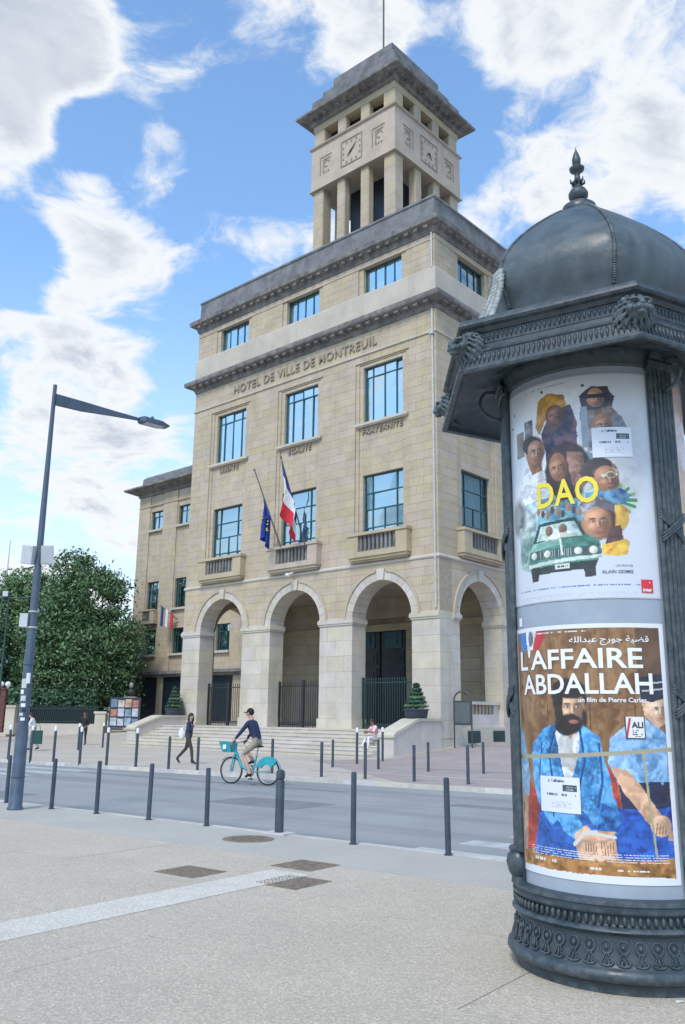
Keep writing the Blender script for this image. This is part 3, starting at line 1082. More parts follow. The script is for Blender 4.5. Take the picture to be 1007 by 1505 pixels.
for T in (BTF, BTS):
    flip = 1 if T is BTF else -1
    # clock panel
    f = MB()
    ca, hw, zc, hh = 9.09, .88, 36.24, .92
    f.tbox(T, ca - hw, ca + hw, -.035, 0.0, zc + hh - .07, zc + hh)
    f.tbox(T, ca - hw, ca - hw + .07, -.035, 0.0, zc - hh, zc + hh - .07)
    f.tbox(T, ca + hw - .07, ca + hw, -.035, 0.0, zc - hh, zc + hh - .07)
    f.tbox(T, ca - hw + .07, ca + hw - .07, -.035, 0, zc - hh, zc - hh + .07)
    clk = f.build('clock_panel', CARV, belfry)
    for k in range(12):
        a = k * PI / 6
        rr = .68 / max(abs(math.cos(a)), abs(math.sin(a)), .80)
        h_ = MB(); h_.tbox(T, ca + rr * math.cos(a) - .05, ca + rr * math.cos(a) + .05, -.03, 0, zc + rr * math.sin(a) - .07, zc + rr * math.sin(a) + .07)
        h_.build('hour_mark', CARV, clk)
    for (ang, ln, w) in (((R(135), .62, .05), (R(-45), .5, .07)) if T is BTF else ((R(-55), .45, .06), (R(-130), .58, .05))):
        dx, dz = math.cos(ang), math.sin(ang)
        h_ = MB()
        h_.prism(T, [(ca - dz * w, zc + dx * w), (ca + dx * ln, zc + dz * ln), (ca + dz * w, zc - dx * w)], -.06, -.036)
        h_.build('clock_hand', IRON, clk)
    for ca in (11.28, 6.92):
        e = MB()
        hw, hh = .5, .64
        s_ = 1
        e.tbox(T, ca - hw, ca + hw, -.03, 0, zc + hh - .07, zc + hh)
        e.tbox(T, ca + hw - .07, ca + hw, -.03, 0, zc - hh, zc + hh - .07)
        e.tbox(T, ca - hw + .1, ca + hw - .22, -.03, 0, zc + hh - .30, zc + hh - .22)
        e.tbox(T, ca + .16, ca + .24, -.03, 0, zc - hh + .1, zc + hh - .30)
        for q in range(10):
            a0, a1 = R(-100 + 28 * q), R(-100 + 28 * (q + 1))
            e.prism(T, [(ca - .1 + .26 * math.cos(a0), zc + .02 + .26 * math.sin(a0)), (ca - .1 + .26 * math.cos(a1), zc + .02 + .26 * math.sin(a1)),
                        (ca - .1 + .18 * math.cos(a1), zc + .02 + .18 * math.sin(a1)), (ca - .1 + .18 * math.cos(a0), zc + .02 + .18 * math.sin(a0))], -.03, 0)
        for q in range(3):
            e.tbox(T, ca - .3 + q * .2, ca - .2 + q * .2, -.03, 0, zc - hh + .02, zc - hh + .16)
        e.build('carved_emblem', CARV, belfry)

# ------------------------------------------------------------------ wing at the left
wing = thing('town_hall_wing', 'lower beige stone wing set back left of the arcade behind the trees', 'building', B_O, B_RZ)
WV = 7.3
TW = lambda a, d, z: (-a, WV + d, z)
wb = MB(); wk = MB()


def wzone(a0, a1, z0, z1, depth=0.0):
    n = max(1, round((z1 - z0) / .42)); h = (z1 - z0) / n
    mcount = max(1, round((a1 - a0) / .9)); w = (a1 - a0) / mcount
    for k in range(n):
        for i in range(mcount):
            wb.tbox(TW, a0 + i * w + .005, a0 + (i + 1) * w - .005, depth + random.uniform(0, .006), depth + .3, z0 + k * h + .005, z0 + (k + 1) * h - .005, random.random())
    wk.tbox(TW, a0 + .012, a1 - .012, depth + .015, depth + .29, z0 + .012, z1 - .012)


WX = (19.6, 23.3, 28.2, 31.6)
holes = [(4.75, 7.72), (9.2, 11.38), (15.42, 16.9)]
edges = [18.16]
for x in WX: edges += [x - .85, x + .85]
edges.append(33.9)
for i in range(0, len(edges), 2):
    wzone(edges[i], edges[i + 1], .55, 18.2)
for x in WX:
    for sg in (-1, 1):
        a, b = sorted((x + sg * .85, x + sg * .72))
        wzone(a, b, .55, 18.2, .07)
    zz = .55
    for (z0, z1) in ((5.9, 7.72), (9.2, 11.38), (15.42, 16.9)):
        if z0 - zz > .1: wzone(x - .72, x + .72, zz, z0, .07)
        window(TW, x, .72, z0, z1, .28, (.33, .67) if z1 - z0 > 1.6 else (.5,), (.72,), wing, 'blind' if z0 > 8 and x > 30 else None, GLASS_C)
        m = MB(); m.tbox(TW, x - .85, x + .85, -.14, .3, z0 - .16, z0 - .01); m.build('window_sill', STONE_L, wing)
        zz = z1
    wzone(x - .72, x + .72, zz, 18.2, .07)
    # dark basement bay
    m = MB(); m.tbox(TW, x - 1.3, x + 1.3, -.03, .02, 1.2, 4.2); m.build('shop_window', DOORM, wing)
    # balcony under the tall window
    if x > 30 or x < 20:
        m = MB()
        m.tbox(TW, x - .95, x + .95, -.42, 0, 8.15, 8.35); m.tbox(TW, x - .95, x - .45, -.42, -.3, 8.35, 9.1)
        m.tbox(TW, x + .45, x + .95, -.42, -.3, 8.35, 9.1); m.tbox(TW, x - 1, x + 1, -.46, -.28, 9.1, 9.22)
        m.tbox(TW, x + .83, x + .95, -.3, 0, 8.35, 9.1); m.tbox(TW, x - .95, x - .83, -.3, 0, 8.35, 9.1)
        o = m.build('balcony', STONE, wing)
        for i in range(5):
            m = MB(); m.tbox(TW, x - .38 + i * .17, x - .30 + i * .17, -.39, -.32, 8.35, 9.1); m.build('baluster', STONE_D, o)
o = wb.build('stonework', STONE, wing); o['kind'] = 'stuff'
wk.build('wall_core', MORTAR, wing)
m = MB(); m.box(-33.6, -18.3, WV + .9, WV + 9, .3, 18.4); m.box(-33.9, -33.6, WV + .31, WV + 9, .3, 18.2); m.build('building_core', INNER, wing)
m = MB(); m.tbox(TW, 18.17, 34.3, -.5, .05, 4.42, 4.62); m.tbox(TW, 18.17, 34.1, -.3, .05, 4.25, 4.42); m.build('string_course', STONE_D, wing)
m = MB(); m.tbox(TW, 18.17, 33.9, -.05, .0, 17.35, 17.42); m.build('string_course', STONE, wing)
m = MB(); m.rect_loft([(0, 18.2), (.08, 18.25), (.12, 18.4), (.85, 18.7), (.95, 18.75), (.95, 18.88), (.3, 18.98)], -33.9, -18.17 - .96, WV, WV + 9); m.build('cornice', STONE_D, wing)
m = MB(); m.rect_loft([(-.05, 18.95), (-.1, 19.8), (-.3, 19.98)], -33.9, -18.3, WV, WV + 9); m.build('roof_parapet', STONE_G, wing)

# ------------------------------------------------------------------ entrance steps
stairs = thing('entrance_steps', 'broad pale stone steps with sloping side walls below the arcade', 'steps', B_O, B_RZ)
for k in range(7):
    va = -4.2 + k * .42
    m = MB()
    x0 = .70
    while x0 < 17.3:
        x1 = min(x0 + 2.786, 17.42)
        m.tbox(TF, x0 + .004, x1 - .004, va, va + .46 if k < 6 else -.0, -.1, .15 * (k + 1) + random.uniform(-.002, .002), random.random())
        m.tbox(TF, x0 + .004, x1 - .004, va - .03, va, .15 * (k + 1) - .05, .15 * (k + 1) - .001, random.random())
        x0 = x1
    m.build('step', STONE_L, stairs)
m = MB(); m.tbox(TF, .71, 17.41, -1.3, .0, -.1, 1.047); m.build('landing', STONE_L, stairs)
for (a0, a1) in ((-.06, .70), (17.42, 18.21)):
    pr = [(-3.38, -.1), (-3.38, .80), (-3.25, .92), (-1.85, 1.42), (-1.65, 1.46), (-.065, 1.46), (-.065, -.1)]
    TC = lambda a, d, z: (-d, a, z)
    m = MB(); m.prism(TC, pr, a0, a1); o = m.build('cheek_wall', STONE_L, stairs)
    cp = [(-3.45, .80), (-3.45, .90), (-3.30, 1.02), (-1.85, 1.54), (-1.65, 1.57), (-.065, 1.57), (-.065, 1.46), (-1.65, 1.46), (-1.85, 1.42), (-3.25, .92), (-3.38, .80)]
    m = MB(); m.prism(TC, cp, a0 - .05, a1 + .05); m.build('coping', STONE_L, o)

# ------------------------------------------------------------------ advertising column
KX, KY = 1.923, 6.314
CAST = mat('painted_cast_iron', (0.036, 0.054, 0.066), 0.42, var=0.22, vscale=9, bump=0.08, bscale=50, dirt=0.35, dirtcol=(0.085, 0.108, 0.118), spec=0.5, wear=0.35, wearcol=(0.15, 0.17, 0.175), streak=0.08)
CAST_D = mat('patinated_dome_metal', (0.068, 0.092, 0.105), 0.48, var=0.25, vscale=5, bump=0.12, bscale=26, dirt=0.55, dirtcol=(0.13, 0.165, 0.17), streak=0.5, spec=0.45, wear=0.5, wearcol=(0.24, 0.26, 0.255))
DRUM = mat('grey_drum', (0.32, 0.375, 0.44), 0.35, var=0.08, vscale=3, dirt=0.25, dirtcol=(0.25, 0.29, 0.33))
PALE_SCALE = mat('pale_scaled_leaf', (0.30, 0.33, 0.32), 0.6, var=0.3, vscale=20)
kiosk = thing('advertising_column', 'dark green cast iron advertising column with onion dome on the pavement', 'kiosk', (KX, KY, 0))
# base
m = MB()
m.lathe([(0.0, -.01), (.695, -.01), (.70, .055), (.715, .065), (.745, .075), (.760, .10), (.755, .13), (.735, .145), (.722, .155), (.715, .17),
         (.70, .22), (.688, .30), (.690, .325), (.71, .335), (.722, .35), (.71, .368), (.69, .375), (.682, .385), (.690, .435), (.702, .445),
         (.712, .455), (.712, .47), (.70, .476), (.70, .488), (.708, .494), (.706, .51), (.69, .52), (.66, .53), (.63, .535)], 96)
base = m.build('base', CAST, kiosk, smooth=50)
# gadroons and rosette frieze on the base
o1 = MB()
for k in range(96):
    a = 2 * PI * k / 96
    c_, s_ = math.cos(a), math.sin(a)
    o1.path([(c_ * .690, s_ * .690, .385), (c_ * .699, s_ * .699, .395), (c_ * .701, s_ * .701, .425), (c_ * .694, s_ * .694, .437)], [.006, .0125, .0125, .006], 6)
ob = o1.build('gadroon_band', CAST, base, smooth='all'); ob['kind'] = 'stuff'
o1 = MB()
NR = 44
for k in range(NR):
    a = 2 * PI * k / NR
    c_, s_ = math.cos(a), math.sin(a)
    t_ = Vector((-s_, c_, 0)); n_ = Vector((c_, s_, 0))
    rr = lambda z: .718 - (z - .165) * .22 if z < .3 else .692
    # oval frame with a rosette inside
    pts = []
    for q in range(13):
        b = 2 * PI * q / 12
        z = .262 + .036 * math.sin(b)
        pts.append(n_ * (rr(z) + .003) + t_ * (.034 * math.cos(b)) + Vector((0, 0, z)))
    o1.path(pts, .0055, 5, cap=False)
    o1.ell(n_ * (rr(.262) + .002) + Vector((0, 0, .262)), .015, .015, .018, 8, 5)
    # pendant leaf sprays below
    for sg in (-1, 1):
        for j in range(3):
            z = .218 - j * .016
            p0 = n_ * (rr(z) + .003) + t_ * (sg * (.012 + .006 * j)) + Vector((0, 0, z))
            o1.ell(p0, .006, .006, .011, 6, 4)
    o1.path([n_ * (rr(.165) + .004) + t_ * x + Vector((0, 0, z)) for x, z in ((-.046, .19), (-.03, .168), (0, .161), (.03, .168), (.046, .19))], [.003, .007, .009, .007, .003], 5)
    o1.path([n_ * (rr(.2) + .003) + Vector((0, 0, .222)), n_ * (rr(.17) + .004) + Vector((0, 0, .172))], [.003, .008], 5)
ob = o1.build('rosette_frieze', CAST, base, smooth='all'); ob['kind'] = 'stuff'

# drum
m = MB(); m.lathe([(.64, .53), (.64, 4.16)], 128)
drum = m.build('drum', DRUM, kiosk, smooth='all')
m = MB(); m.lathe([(.642, 4.03), (.672, 4.05), (.68, 4.09), (.70, 4.12), (.70, 4.16), (.64, 4.17)], 96); m.build('drum_collar', CAST, kiosk, smooth=True)
# reeded pilasters
for pa in (-61.5, 58.5, 178.5):
    p = MB()
    A0 = R(pa)
    for k in range(6):
        a = A0 + R((k - 2.5) * 3.3)
        p.path([(math.cos(a) * .668, math.sin(a) * .668, z) for z in (.72, 2.0, 3.2, 4.14)], .0195, 8)
    pb = []
    for k in range(9):
        a = A0 + R((k - 4) * 2.35); pb.append((math.cos(a), math.sin(a)))
    vs = [(x * rr_, y * rr_, z) for z in (.53, 4.14) for rr_ in (.655,) for x, y in pb]
    p.add(vs, [(i, i + 1, 10 + i, 9 + i) for i in range(8)])
    pil = p.build('pilaster', CAST, kiosk, smooth=50)
    # foot: little vase
    v = MB(); v.lathe([(.0, .50), (.055, .51), (.05, .55), (.07, .58), (.085, .64), (.075, .69), (.055, .71), (.065, .725), (.065, .74), (.05, .75), (0, .752)], 20, (math.cos(A0) * .665, math.sin(A0) * .665))
    v.build('pilaster_foot', CAST, pil, smooth=True)
    # crossed ribbons
    for zc in (2.88, 1.72):
        rb = MB()
        for sg in (-1, 1):
            for off in (-.02, 0, .02):
                pts = []
                for q in range(9):
                    f = -1 + 2 * q / 8
                    a = A0 + R(9.2 * f)
                    rad = .698 + .006 * sg - .012 * f * f
                    pts.append((math.cos(a) * rad, math.sin(a) * rad, zc + off + sg * .085 * f))
                rb.path(pts, .0105, 6)
        rb.build('ribbon', CAST, pil, smooth='all')
    v = MB()
    for k in range(2):
        a0, a1 = A0 - R(11), A0 + R(11)
        v.lathe([(.64, 4.02 + .06 * k), (.70 + .02 * k, 4.03 + .06 * k), (.71 + .02 * k, 4.07 + .06 * k), (.64, 4.08 + .06 * k)], 10, (0, 0), a0, a1)
    v.build('pilaster_cap', CAST, pil, smooth=40)

# hexagonal canopy
TH0 = R(-91.55)


def hexring(mb, prof, close_bottom=False, close_top=False):
    vs, fs = [], []
    for (rad, z) in prof:
        for k in range(6):
            a = TH0 + k * PI / 3
            vs.append((rad * math.cos(a), rad * math.sin(a), z))
    for j in range(len(prof) - 1):
        for k in range(6):
            k2 = (k + 1) % 6
            fs.append((j * 6 + k, j * 6 + k2, j * 6 + 6 + k2, j * 6 + 6 + k))
    if close_top: fs.append(tuple(range((len(prof) - 1) * 6, len(prof) * 6)))
    mb.add(vs, fs)


m = MB()
hexring(m, [(.66, 4.17), (.72, 4.165), (1.14, 4.06), (1.20, 4.02), (1.22, 3.985), (1.265, 3.978), (1.272, 3.995), (1.262, 4.012), (1.24, 4.02), (1.225, 4.03),
            (1.205, 4.125), (1.215, 4.135), (1.218, 4.15), (1.19, 4.16), (1.165, 4.165), (1.16, 4.205), (1.165, 4.21), (1.172, 4.285),
            (1.185, 4.29), (1.21, 4.315), (1.24, 4.325), (1.255, 4.34), (1.25, 4.362), (1.235, 4.37), (1.235, 4.385), (1.215, 4.395), (.55, 4.50)])
can = m.build('canopy', CAST, kiosk, smooth=25)
# tongue friezes along each side
tg = MB()
for k in range(6):
    a0, a1 = TH0 + k * PI / 3, TH0 + (k + 1) * PI / 3
    for (ra, za, rb, zb, w, nt_) in ((1.213, 4.115, 1.224, 4.04, .0105, 34), (1.172, 4.275, 1.166, 4.225, .010, 34)):
        for i in range(nt_):
            f = (i + .5) / nt_
            P0 = Vector((ra * math.cos(a0), ra * math.sin(a0), za)).lerp(Vector((ra * math.cos(a1), ra * math.sin(a1), za)), f)
            P1 = Vector((rb * math.cos(a0), rb * math.sin(a0), zb)).lerp(Vector((rb * math.cos(a1), rb * math.sin(a1), zb)), f)
            tg.path([P0, P0.lerp(P1, .5), P1], [w * 1.0, w * 1.15, w * .35], 6)
ob = tg.build('tongue_frieze', CAST, can, smooth='all'); ob['kind'] = 'stuff'
# scrolled brackets under the soffit
for pa in (-61.5, 58.5, 178.5):
    a = R(pa)
    c_, s_ = math.cos(a), math.sin(a)
    br = MB()
    pts = []
    for q in range(13):
        b = R(-90 - 180 * q / 12)
        rad = .86 + .13 * math.cos(b) * -1
        pts.append((c_ * (.86 - .13 * math.cos(b) * -1), s_ * (.86 - .13 * math.cos(b) * -1), 3.95 + .10 * math.sin(b)))
    pts = [(c_ * .70, s_ * .70, 3.86)] + [(c_ * (.70 + .16 * math.sin(R(15 * q))), s_ * (.70 + .16 * math.sin(R(15 * q))), 3.99 - .13 * math.cos(R(15 * q))) for q in range(1, 10)] + [(c_ * .74, s_ * .74, 4.09)]
    br.path(pts, .013, 6)
    br.build('scroll_bracket', CAST, can, smooth='all')

# lion heads on the corners
def lion_mesh():
    b = MB()
    # x forward, z up
    b.ell((.03, 0, .0), .085, .078, .092, 16, 12)
    b.ell((.11, 0, -.028), .050, .042, .036, 14, 10)          # muzzle
    b.ell((.115, 0, -.068), .034, .032, .018, 10, 6)          # lower jaw
    b.ell((.150, 0, -.010), .018, .024, .013, 10, 6)          # nose
    b.path([(.085, 0, .060), (.120, 0, .028), (.150, 0, .0)], [.024, .020, .018], 10)
    for s in (-1, 1):
        b.ell((.098, s * .040, .044), .026, .034, .014, 12, 8)    # brow ridge
        b.ell((.138, s * .022, -.036), .022, .024, .020, 10, 8)   # whisker pads
        b.ell((.075, s * .062, -.018), .036, .028, .030, 10, 8)   # cheek
        b.ell((.03, s * .085, .070), .018, .022, .024, 8, 6)      # ear
    rnd = random.Random(3)
    for ring, (rad, x0, n) in enumerate(((.098, .015, 14), (.118, -.015, 17), (.130, -.04, 18))):
        for i in range(n):
            a = 2 * PI * i / n + ring * .2
            y, z = math.cos(a) * rad, math.sin(a) * rad * 1.10
            w = rnd.uniform(.85, 1.2)
            b.path([(x0 + .03, y * .84, z * .84 + .010), (x0 + .014, y * .98, z * .98 + .0), (x0 - .012, y * 1.08 + .010 * math.sin(a * 3), z * 1.04 - .028 * w), (x0 - .03, y * 1.02, z * 1.0 - .060 * w)],
                   [.010 * w, .015 * w, .013 * w, .005], 6)
    b.ell((-.03, 0, 0), .06, .11, .125, 14, 10)
    me = b.mesh('lion_head', CAST)
    o = bpy.data.objects.new('tmp', me)
    col.objects.link(o)
    md = o.modifiers.new('r', 'REMESH'); md.mode = 'VOXEL'; md.voxel_size = .0048
    sm = o.modifiers.new('s', 'SMOOTH'); sm.iterations = 1; sm.factor = .5
    dg = bpy.context.evaluated_depsgraph_get()
    me2 = bpy.data.meshes.new_from_object(o.evaluated_get(dg))
    bpy.data.objects.remove(o, do_unlink=True)
    me2.polygons.foreach_set('use_smooth', [True] * len(me2.polygons))
    me2.materials.clear(); me2.materials.append(CAST_D)
    # eye sockets
    return me2


LION = lion_mesh()
for k in range(6):
    a = TH0 + k * PI / 3
    o = link('lion_head', LION, kiosk, (1.19 * math.cos(a), 1.19 * math.sin(a), 4.19), a)
    o.scale = (.95, .95, .88)
    for s in (-1, 1):
        e = MB(); e.ell((.112, s * .036, .020), .010, .016, .009, 8, 6); e.build('eye', IRON, o, smooth='all')

# onion dome of six faces
prof = [(.86, 4.42), (.79, 4.47), (.755, 4.53), (.765, 4.60), (.795, 4.67), (.825, 4.75), (.845, 4.83), (.848, 4.90), (.828, 4.985), (.785, 5.07), (.72, 5.16), (.645, 5.245),
        (.56, 5.33), (.465, 5.415), (.365, 5.495), (.275, 5.565), (.20, 5.615), (.13, 5.64)]
n6 = 96
vs, fs = [], []
for (rad, z) in prof:
    for i in range(n6):
        a = TH0 + 2 * PI * i / n6
        ph = (i % (n6 // 6)) / (n6 // 6)
        b = (ph - .5) * 2          # -1 and 1 at the ridges, 0 in the middle of a face
        face = 1.0 - .085 * (1 - b * b)
        vs.append((rad * face * math.cos(a), rad * face * math.sin(a), z))
for j in range(len(prof) - 1):
    for i in range(n6):
        i2 = (i + 1) % n6
        fs.append((j * n6 + i, j * n6 + i2, (j + 1) * n6 + i2, (j + 1) * n6 + i))
m = MB(); m.add(vs, fs)
dome = m.build('dome', CAST_D, kiosk, smooth='all')
for k in range(6):
    a = TH0 + k * PI / 3
    rb = MB()
    for i in range(64):
        f = i / 63
        zz = 4.62 + f * (5.63 - 4.62)
        for j in range(len(prof) - 1):
            if prof[j][1] <= zz <= prof[j + 1][1]:
                g_ = (zz - prof[j][1]) / (prof[j + 1][1] - prof[j][1])
                rad = (prof[j][0] + g_ * (prof[j + 1][0] - prof[j][0])) * 1.0 + .002
                break
        rb.ell((rad * math.cos(a), rad * math.sin(a), zz), .016, .016, .011, 7, 4)
    rb.build('beaded_rib', CAST_D, dome, smooth='all')
    if k not in (2, 5): continue
    # scaled leaf flaring over the corner
    lf = MB()
    c_, s_ = math.cos(a), math.sin(a)
    t_ = Vector((-s_, c_, 0))
    for i in range(13):
        f = i / 12
        rad = .85 + .15 * f ** 1.6
        z = 4.90 - .44 * f
        for sg in (-1, 0, 1):
            p = Vector((c_ * rad, s_ * rad, z)) + t_ * sg * (.018 + .05 * f)
            tip = Vector((c_ * (rad + .025 + .02 * f), s_ * (rad + .025 + .02 * f), z - .075)) + t_ * sg * (.03 + .07 * f)
            lf.path([p, p.lerp(tip, .5) + Vector((c_, s_, .0)) * .012, tip], [.022, .026, .004], 6)
    lf.build('scaled_leaf', PALE_SCALE, dome, smooth='all')
# finial
m = MB()
m.lathe([(.15, 5.57), (.155, 5.62), (.135, 5.63), (.14, 5.66), (.135, 5.71), (.095, 5.74), (.035, 5.75), (.03, 5.765), (.055, 5.775), (.078, 5.81), (.08, 5.84), (.062, 5.875),
         (.036, 5.89), (.030, 5.92), (.040, 5.955), (.026, 5.975), (.022, 6.02), (.034, 6.045), (.058, 6.06), (.062, 6.08), (.04, 6.10), (.026, 6.11), (.034, 6.125), (.036, 6.165), (.024, 6.21), (.008, 6.25), (0.0, 6.29)], 24)
fin = m.build('finial', CAST, kiosk, smooth=50)
lf = MB()
for k in range(6):
    a = k * PI / 3
    lf.path([(.03 * math.cos(a), .03 * math.sin(a), 5.93), (.055 * math.cos(a), .055 * math.sin(a), 5.945), (.06 * math.cos(a), .06 * math.sin(a), 5.975)], [.012, .012, .003], 6)
lf.build('finial_leaves', CAST, fin, smooth='all')

# ------------------------------------------------------------------ posters on the column: printed sheets
def paint_mat(name, rough=0.35):
    m = bpy.data.materials.new(name)
    m.use_nodes = True
    t = m.node_tree
    at = N(t, 'ShaderNodeAttribute', attribute_name='print')
    b = t.nodes['Principled BSDF']
    t.links.new(at.outputs['Color'], b.inputs['Base Color'])
    b.inputs['Roughness'].default_value = rough
    b.inputs['Coat Weight'].default_value = 0.3
    b.inputs['Coat Roughness'].default_value = 0.08
    return m


PRINT = paint_mat('printed_paper')


class Canvas:
    """small numpy painter; x 0..1 left to right, y 0..1 top to bottom"""
    def __init__(s, w, h, bg):
        s.w, s.h = w, h
        s.asp = 1.02
        ys, xs = np.mgrid[0:h, 0:w]
        s.x = (xs + .5) / w
        s.y = (ys + .5) / h
        s.c = np.empty((h, w, 3)); s.c[:] = bg
        s.rng = np.random.default_rng(5)
        s.noise = s.fbm(6)
        s.fine = s.fbm(26)

    def fbm(s, base):
        out = np.zeros((s.h, s.w)); amp = 1.0
        for o in range(5):
            n = base * 2 ** o
            g = s.rng.random((int(n * 1.5) + 3, n + 3))
            fx, fy = s.x * n, s.y * n * 1.5
            ix, iy = fx.astype(int), fy.astype(int)
            tx, ty = fx - ix, fy - iy
            tx = tx * tx * (3 - 2 * tx); ty = ty * ty * (3 - 2 * ty)
            v = (g[iy, ix] * (1 - tx) + g[iy, ix + 1] * tx) * (1 - ty) + (g[iy + 1, ix] * (1 - tx) + g[iy + 1, ix + 1] * tx) * ty
            out += (v - .5) * amp; amp *= .55
        return out

    def put(s, mask, colr, var=.0, col2=None, gain=None):
        colr = np.array(colr, float)
        k = 1 + var * 1.6 * s.noise + var * 1.1 * s.fine
        if gain is not None: k = k * gain
        px = colr[None, None, :] * k[..., None]
        if col2 is not None:
            f = np.clip(.5 + s.noise * 1.2 + s.fine * 1.3, 0, 1)[..., None]
            px = px * (1 - f) + np.array(col2)[None, None, :] * f * (1 if gain is None else gain[..., None])
        a = np.clip(mask, 0, 1)[..., None]
        s.c = s.c * (1 - a) + px * a

    def ell(s, cx, cy, rx, ry, colr, rot=0.0, soft=.05, shade=.45, **k):
        dx, dy = s.x - cx, s.y - cy
        c_, s_ = math.cos(rot), math.sin(rot)
        a, b = (dx * c_ + dy * s_) / rx, (-dx * s_ + dy * c_) / ry
        d = np.sqrt(a * a + b * b) + s.noise * .16 + s.fine * .06
        g = np.clip(1.05 + shade * (-.75 * a - .45 * b) + .25 * shade * s.fine, .25, 1.9)
        s.put((1 + soft - d) / (2 * soft), colr, gain=g, **k)

    def poly(s, pts, colr, wob=.006, fold=.35, ang=1.2, **k):
        x = s.x + s.noise * wob + s.fine * .006
        y = s.y + np.roll(s.noise, 31, 1) * wob
        inside = np.zeros(s.x.shape, bool)
        n = len(pts)
        for i in range(n):
            (x0, y0), (x1, y1) = pts[i], pts[(i + 1) % n]
            if y0 == y1: continue
            cnd = ((y0 > y) != (y1 > y)) & (x < (x1 - x0) * (y - y0) / (y1 - y0) + x0)
            inside ^= cnd
        q = s.x * math.cos(ang) + s.y * math.sin(ang) * 1.5
        w = np.sin(q * 46 + s.noise * 16) * .6 + np.sin(q * 23 + 1 + s.noise * 9) * .5
        cxm = sum(p[0] for p in pts) / n
        wd = max(p[0] for p in pts) - min(p[0] for p in pts) + 1e-3
        g = np.clip(1 + fold * w * .8 - fold * .7 * (s.x - cxm) / wd, .3, 1.9)
        s.put(inside.astype(float), colr, gain=g, **k)

    def rect(s, x0, y0, x1, y1, colr, **k):
        s.put(((s.x > x0) & (s.x < x1) & (s.y > y0) & (s.y < y1)).astype(float), colr, **k)

    def line(s, pts, w, colr, **k):
        d = np.full(s.x.shape, 9.0)
        for (x0, y0), (x1, y1) in zip(pts[:-1], pts[1:]):
            vx, vy = x1 - x0, y1 - y0
            t = np.clip(((s.x - x0) * vx + (s.y - y0) * vy) / (vx * vx + vy * vy + 1e-9), 0, 1)
            d = np.minimum(d, np.hypot(s.x - x0 - t * vx, s.y - y0 - t * vy))
        s.put((w - d) / (.25 * w) + .5, colr, **k)

    def face(s, cx, cy, r, skin, yaw=0.0, tilt=0.0):
        """generic painted head: r is the half width, yaw -1..1 turns it left or right"""
        k = np.array(skin); hi = tuple(np.clip(k * 1.75 + .03, 0, .8)); lo = tuple(k * .42); asp = .64
        R_ = lambda x, y: (cx + r * (x * math.cos(tilt) - y * math.sin(tilt)), cy + r * asp * (x * math.sin(tilt) + y * math.cos(tilt)))
        E = lambda x, y, a, b, c_, so=.25, sh=.2, **q: s.ell(*R_(x, y), r * a, r * asp * b, c_, rot=tilt, soft=so, shade=sh, **q)
        E(0, .05, 1.0, 1.38, skin, .04, .5, var=.15)
        E(.62, .25, .34, .95, lo, .55); E(-.30, -.55, .50, .36, hi, .7)
        f = yaw * .30
        for e_ in (-.40, .40):
            w_ = 1 - .35 * max(0, yaw * np.sign(e_))
            E(e_ + f, -.10, .27 * w_, .15, lo, .5); E(e_ + f, -.07, .17 * w_, .075, (.52, .48, .44), .25); E(e_ + f + .02 + yaw * .05, -.07, .075, .08, (.02, .015, .015), .2)
            E(e_ + f, -.30, .28 * w_, .07, tuple(k * .22), .35)
        E(f * 1.35 + .10, .14, .12, .34, lo, .6); E(f * 1.35 - .04, .12, .07, .30, hi, .6); E(f * 1.35, .42, .20, .11, tuple(k * .6), .5); E(f * 1.35 - .03, .38, .09, .07, hi, .6)
        E(f, .80, .36, .10, tuple(np.array((.55, .20, .17)) * (k.mean() * 2 + .25)), .3); E(f, .79, .34, .025, tuple(k * .15), .3); E(f, 1.02, .24, .08, lo, .7); E(-.45 + f, .35, .22, .22, hi, .8)

    def dashes(s, x0, x1, y, h, colr, dens=.7, seed=0, wl=.006):
        rng = np.random.default_rng(seed)
        x = x0
        while x < x1:
            w = rng.uniform(.5, 1.6) * wl
            if rng.random() < dens: s.rect(x, y - h / 2, min(x + w, x1), y + h / 2, colr)
            x += w + wl * .3


def curved_sheet(name, canvas, a0, a1, z0, z1, rad, parent=None):
    """sheet wrapped on the drum; colours live in a print attribute, one quad per printed dot"""
    w, h = canvas.w, canvas.h
    aa = np.radians(np.linspace(a0, a1, w + 1)); zz = np.linspace(z1, z0, h + 1)
    A, Z = np.meshgrid(aa, zz)
    wob = .0012 * np.sin(A * 17) * np.sin(Z * 5)
    V = np.stack([(rad + wob) * np.cos(A), (rad + wob) * np.sin(A), Z], -1).reshape(-1, 3)
    idx = np.arange((w + 1) * (h + 1)).reshape(h + 1, w + 1)
    Fc = np.stack([idx[1:, :-1], idx[1:, 1:], idx[:-1, 1:], idx[:-1, :-1]], -1).reshape(-1, 4)
    me = bpy.data.meshes.new(name)
    me.from_pydata(V.tolist(), [], Fc.tolist())
    at = me.attributes.new('print', 'FLOAT_COLOR', 'FACE')
    c = np.ones((w * h, 4)); c[:, :3] = np.clip(canvas.c, 0, 1).reshape(-1, 3)
    at.data.foreach_set('color', c.ravel().astype(np.float32))
    me.polygons.foreach_set('use_smooth', [True] * len(me.polygons))
    me.materials.append(PRINT)
    me.update()
    return link(name, me, parent)


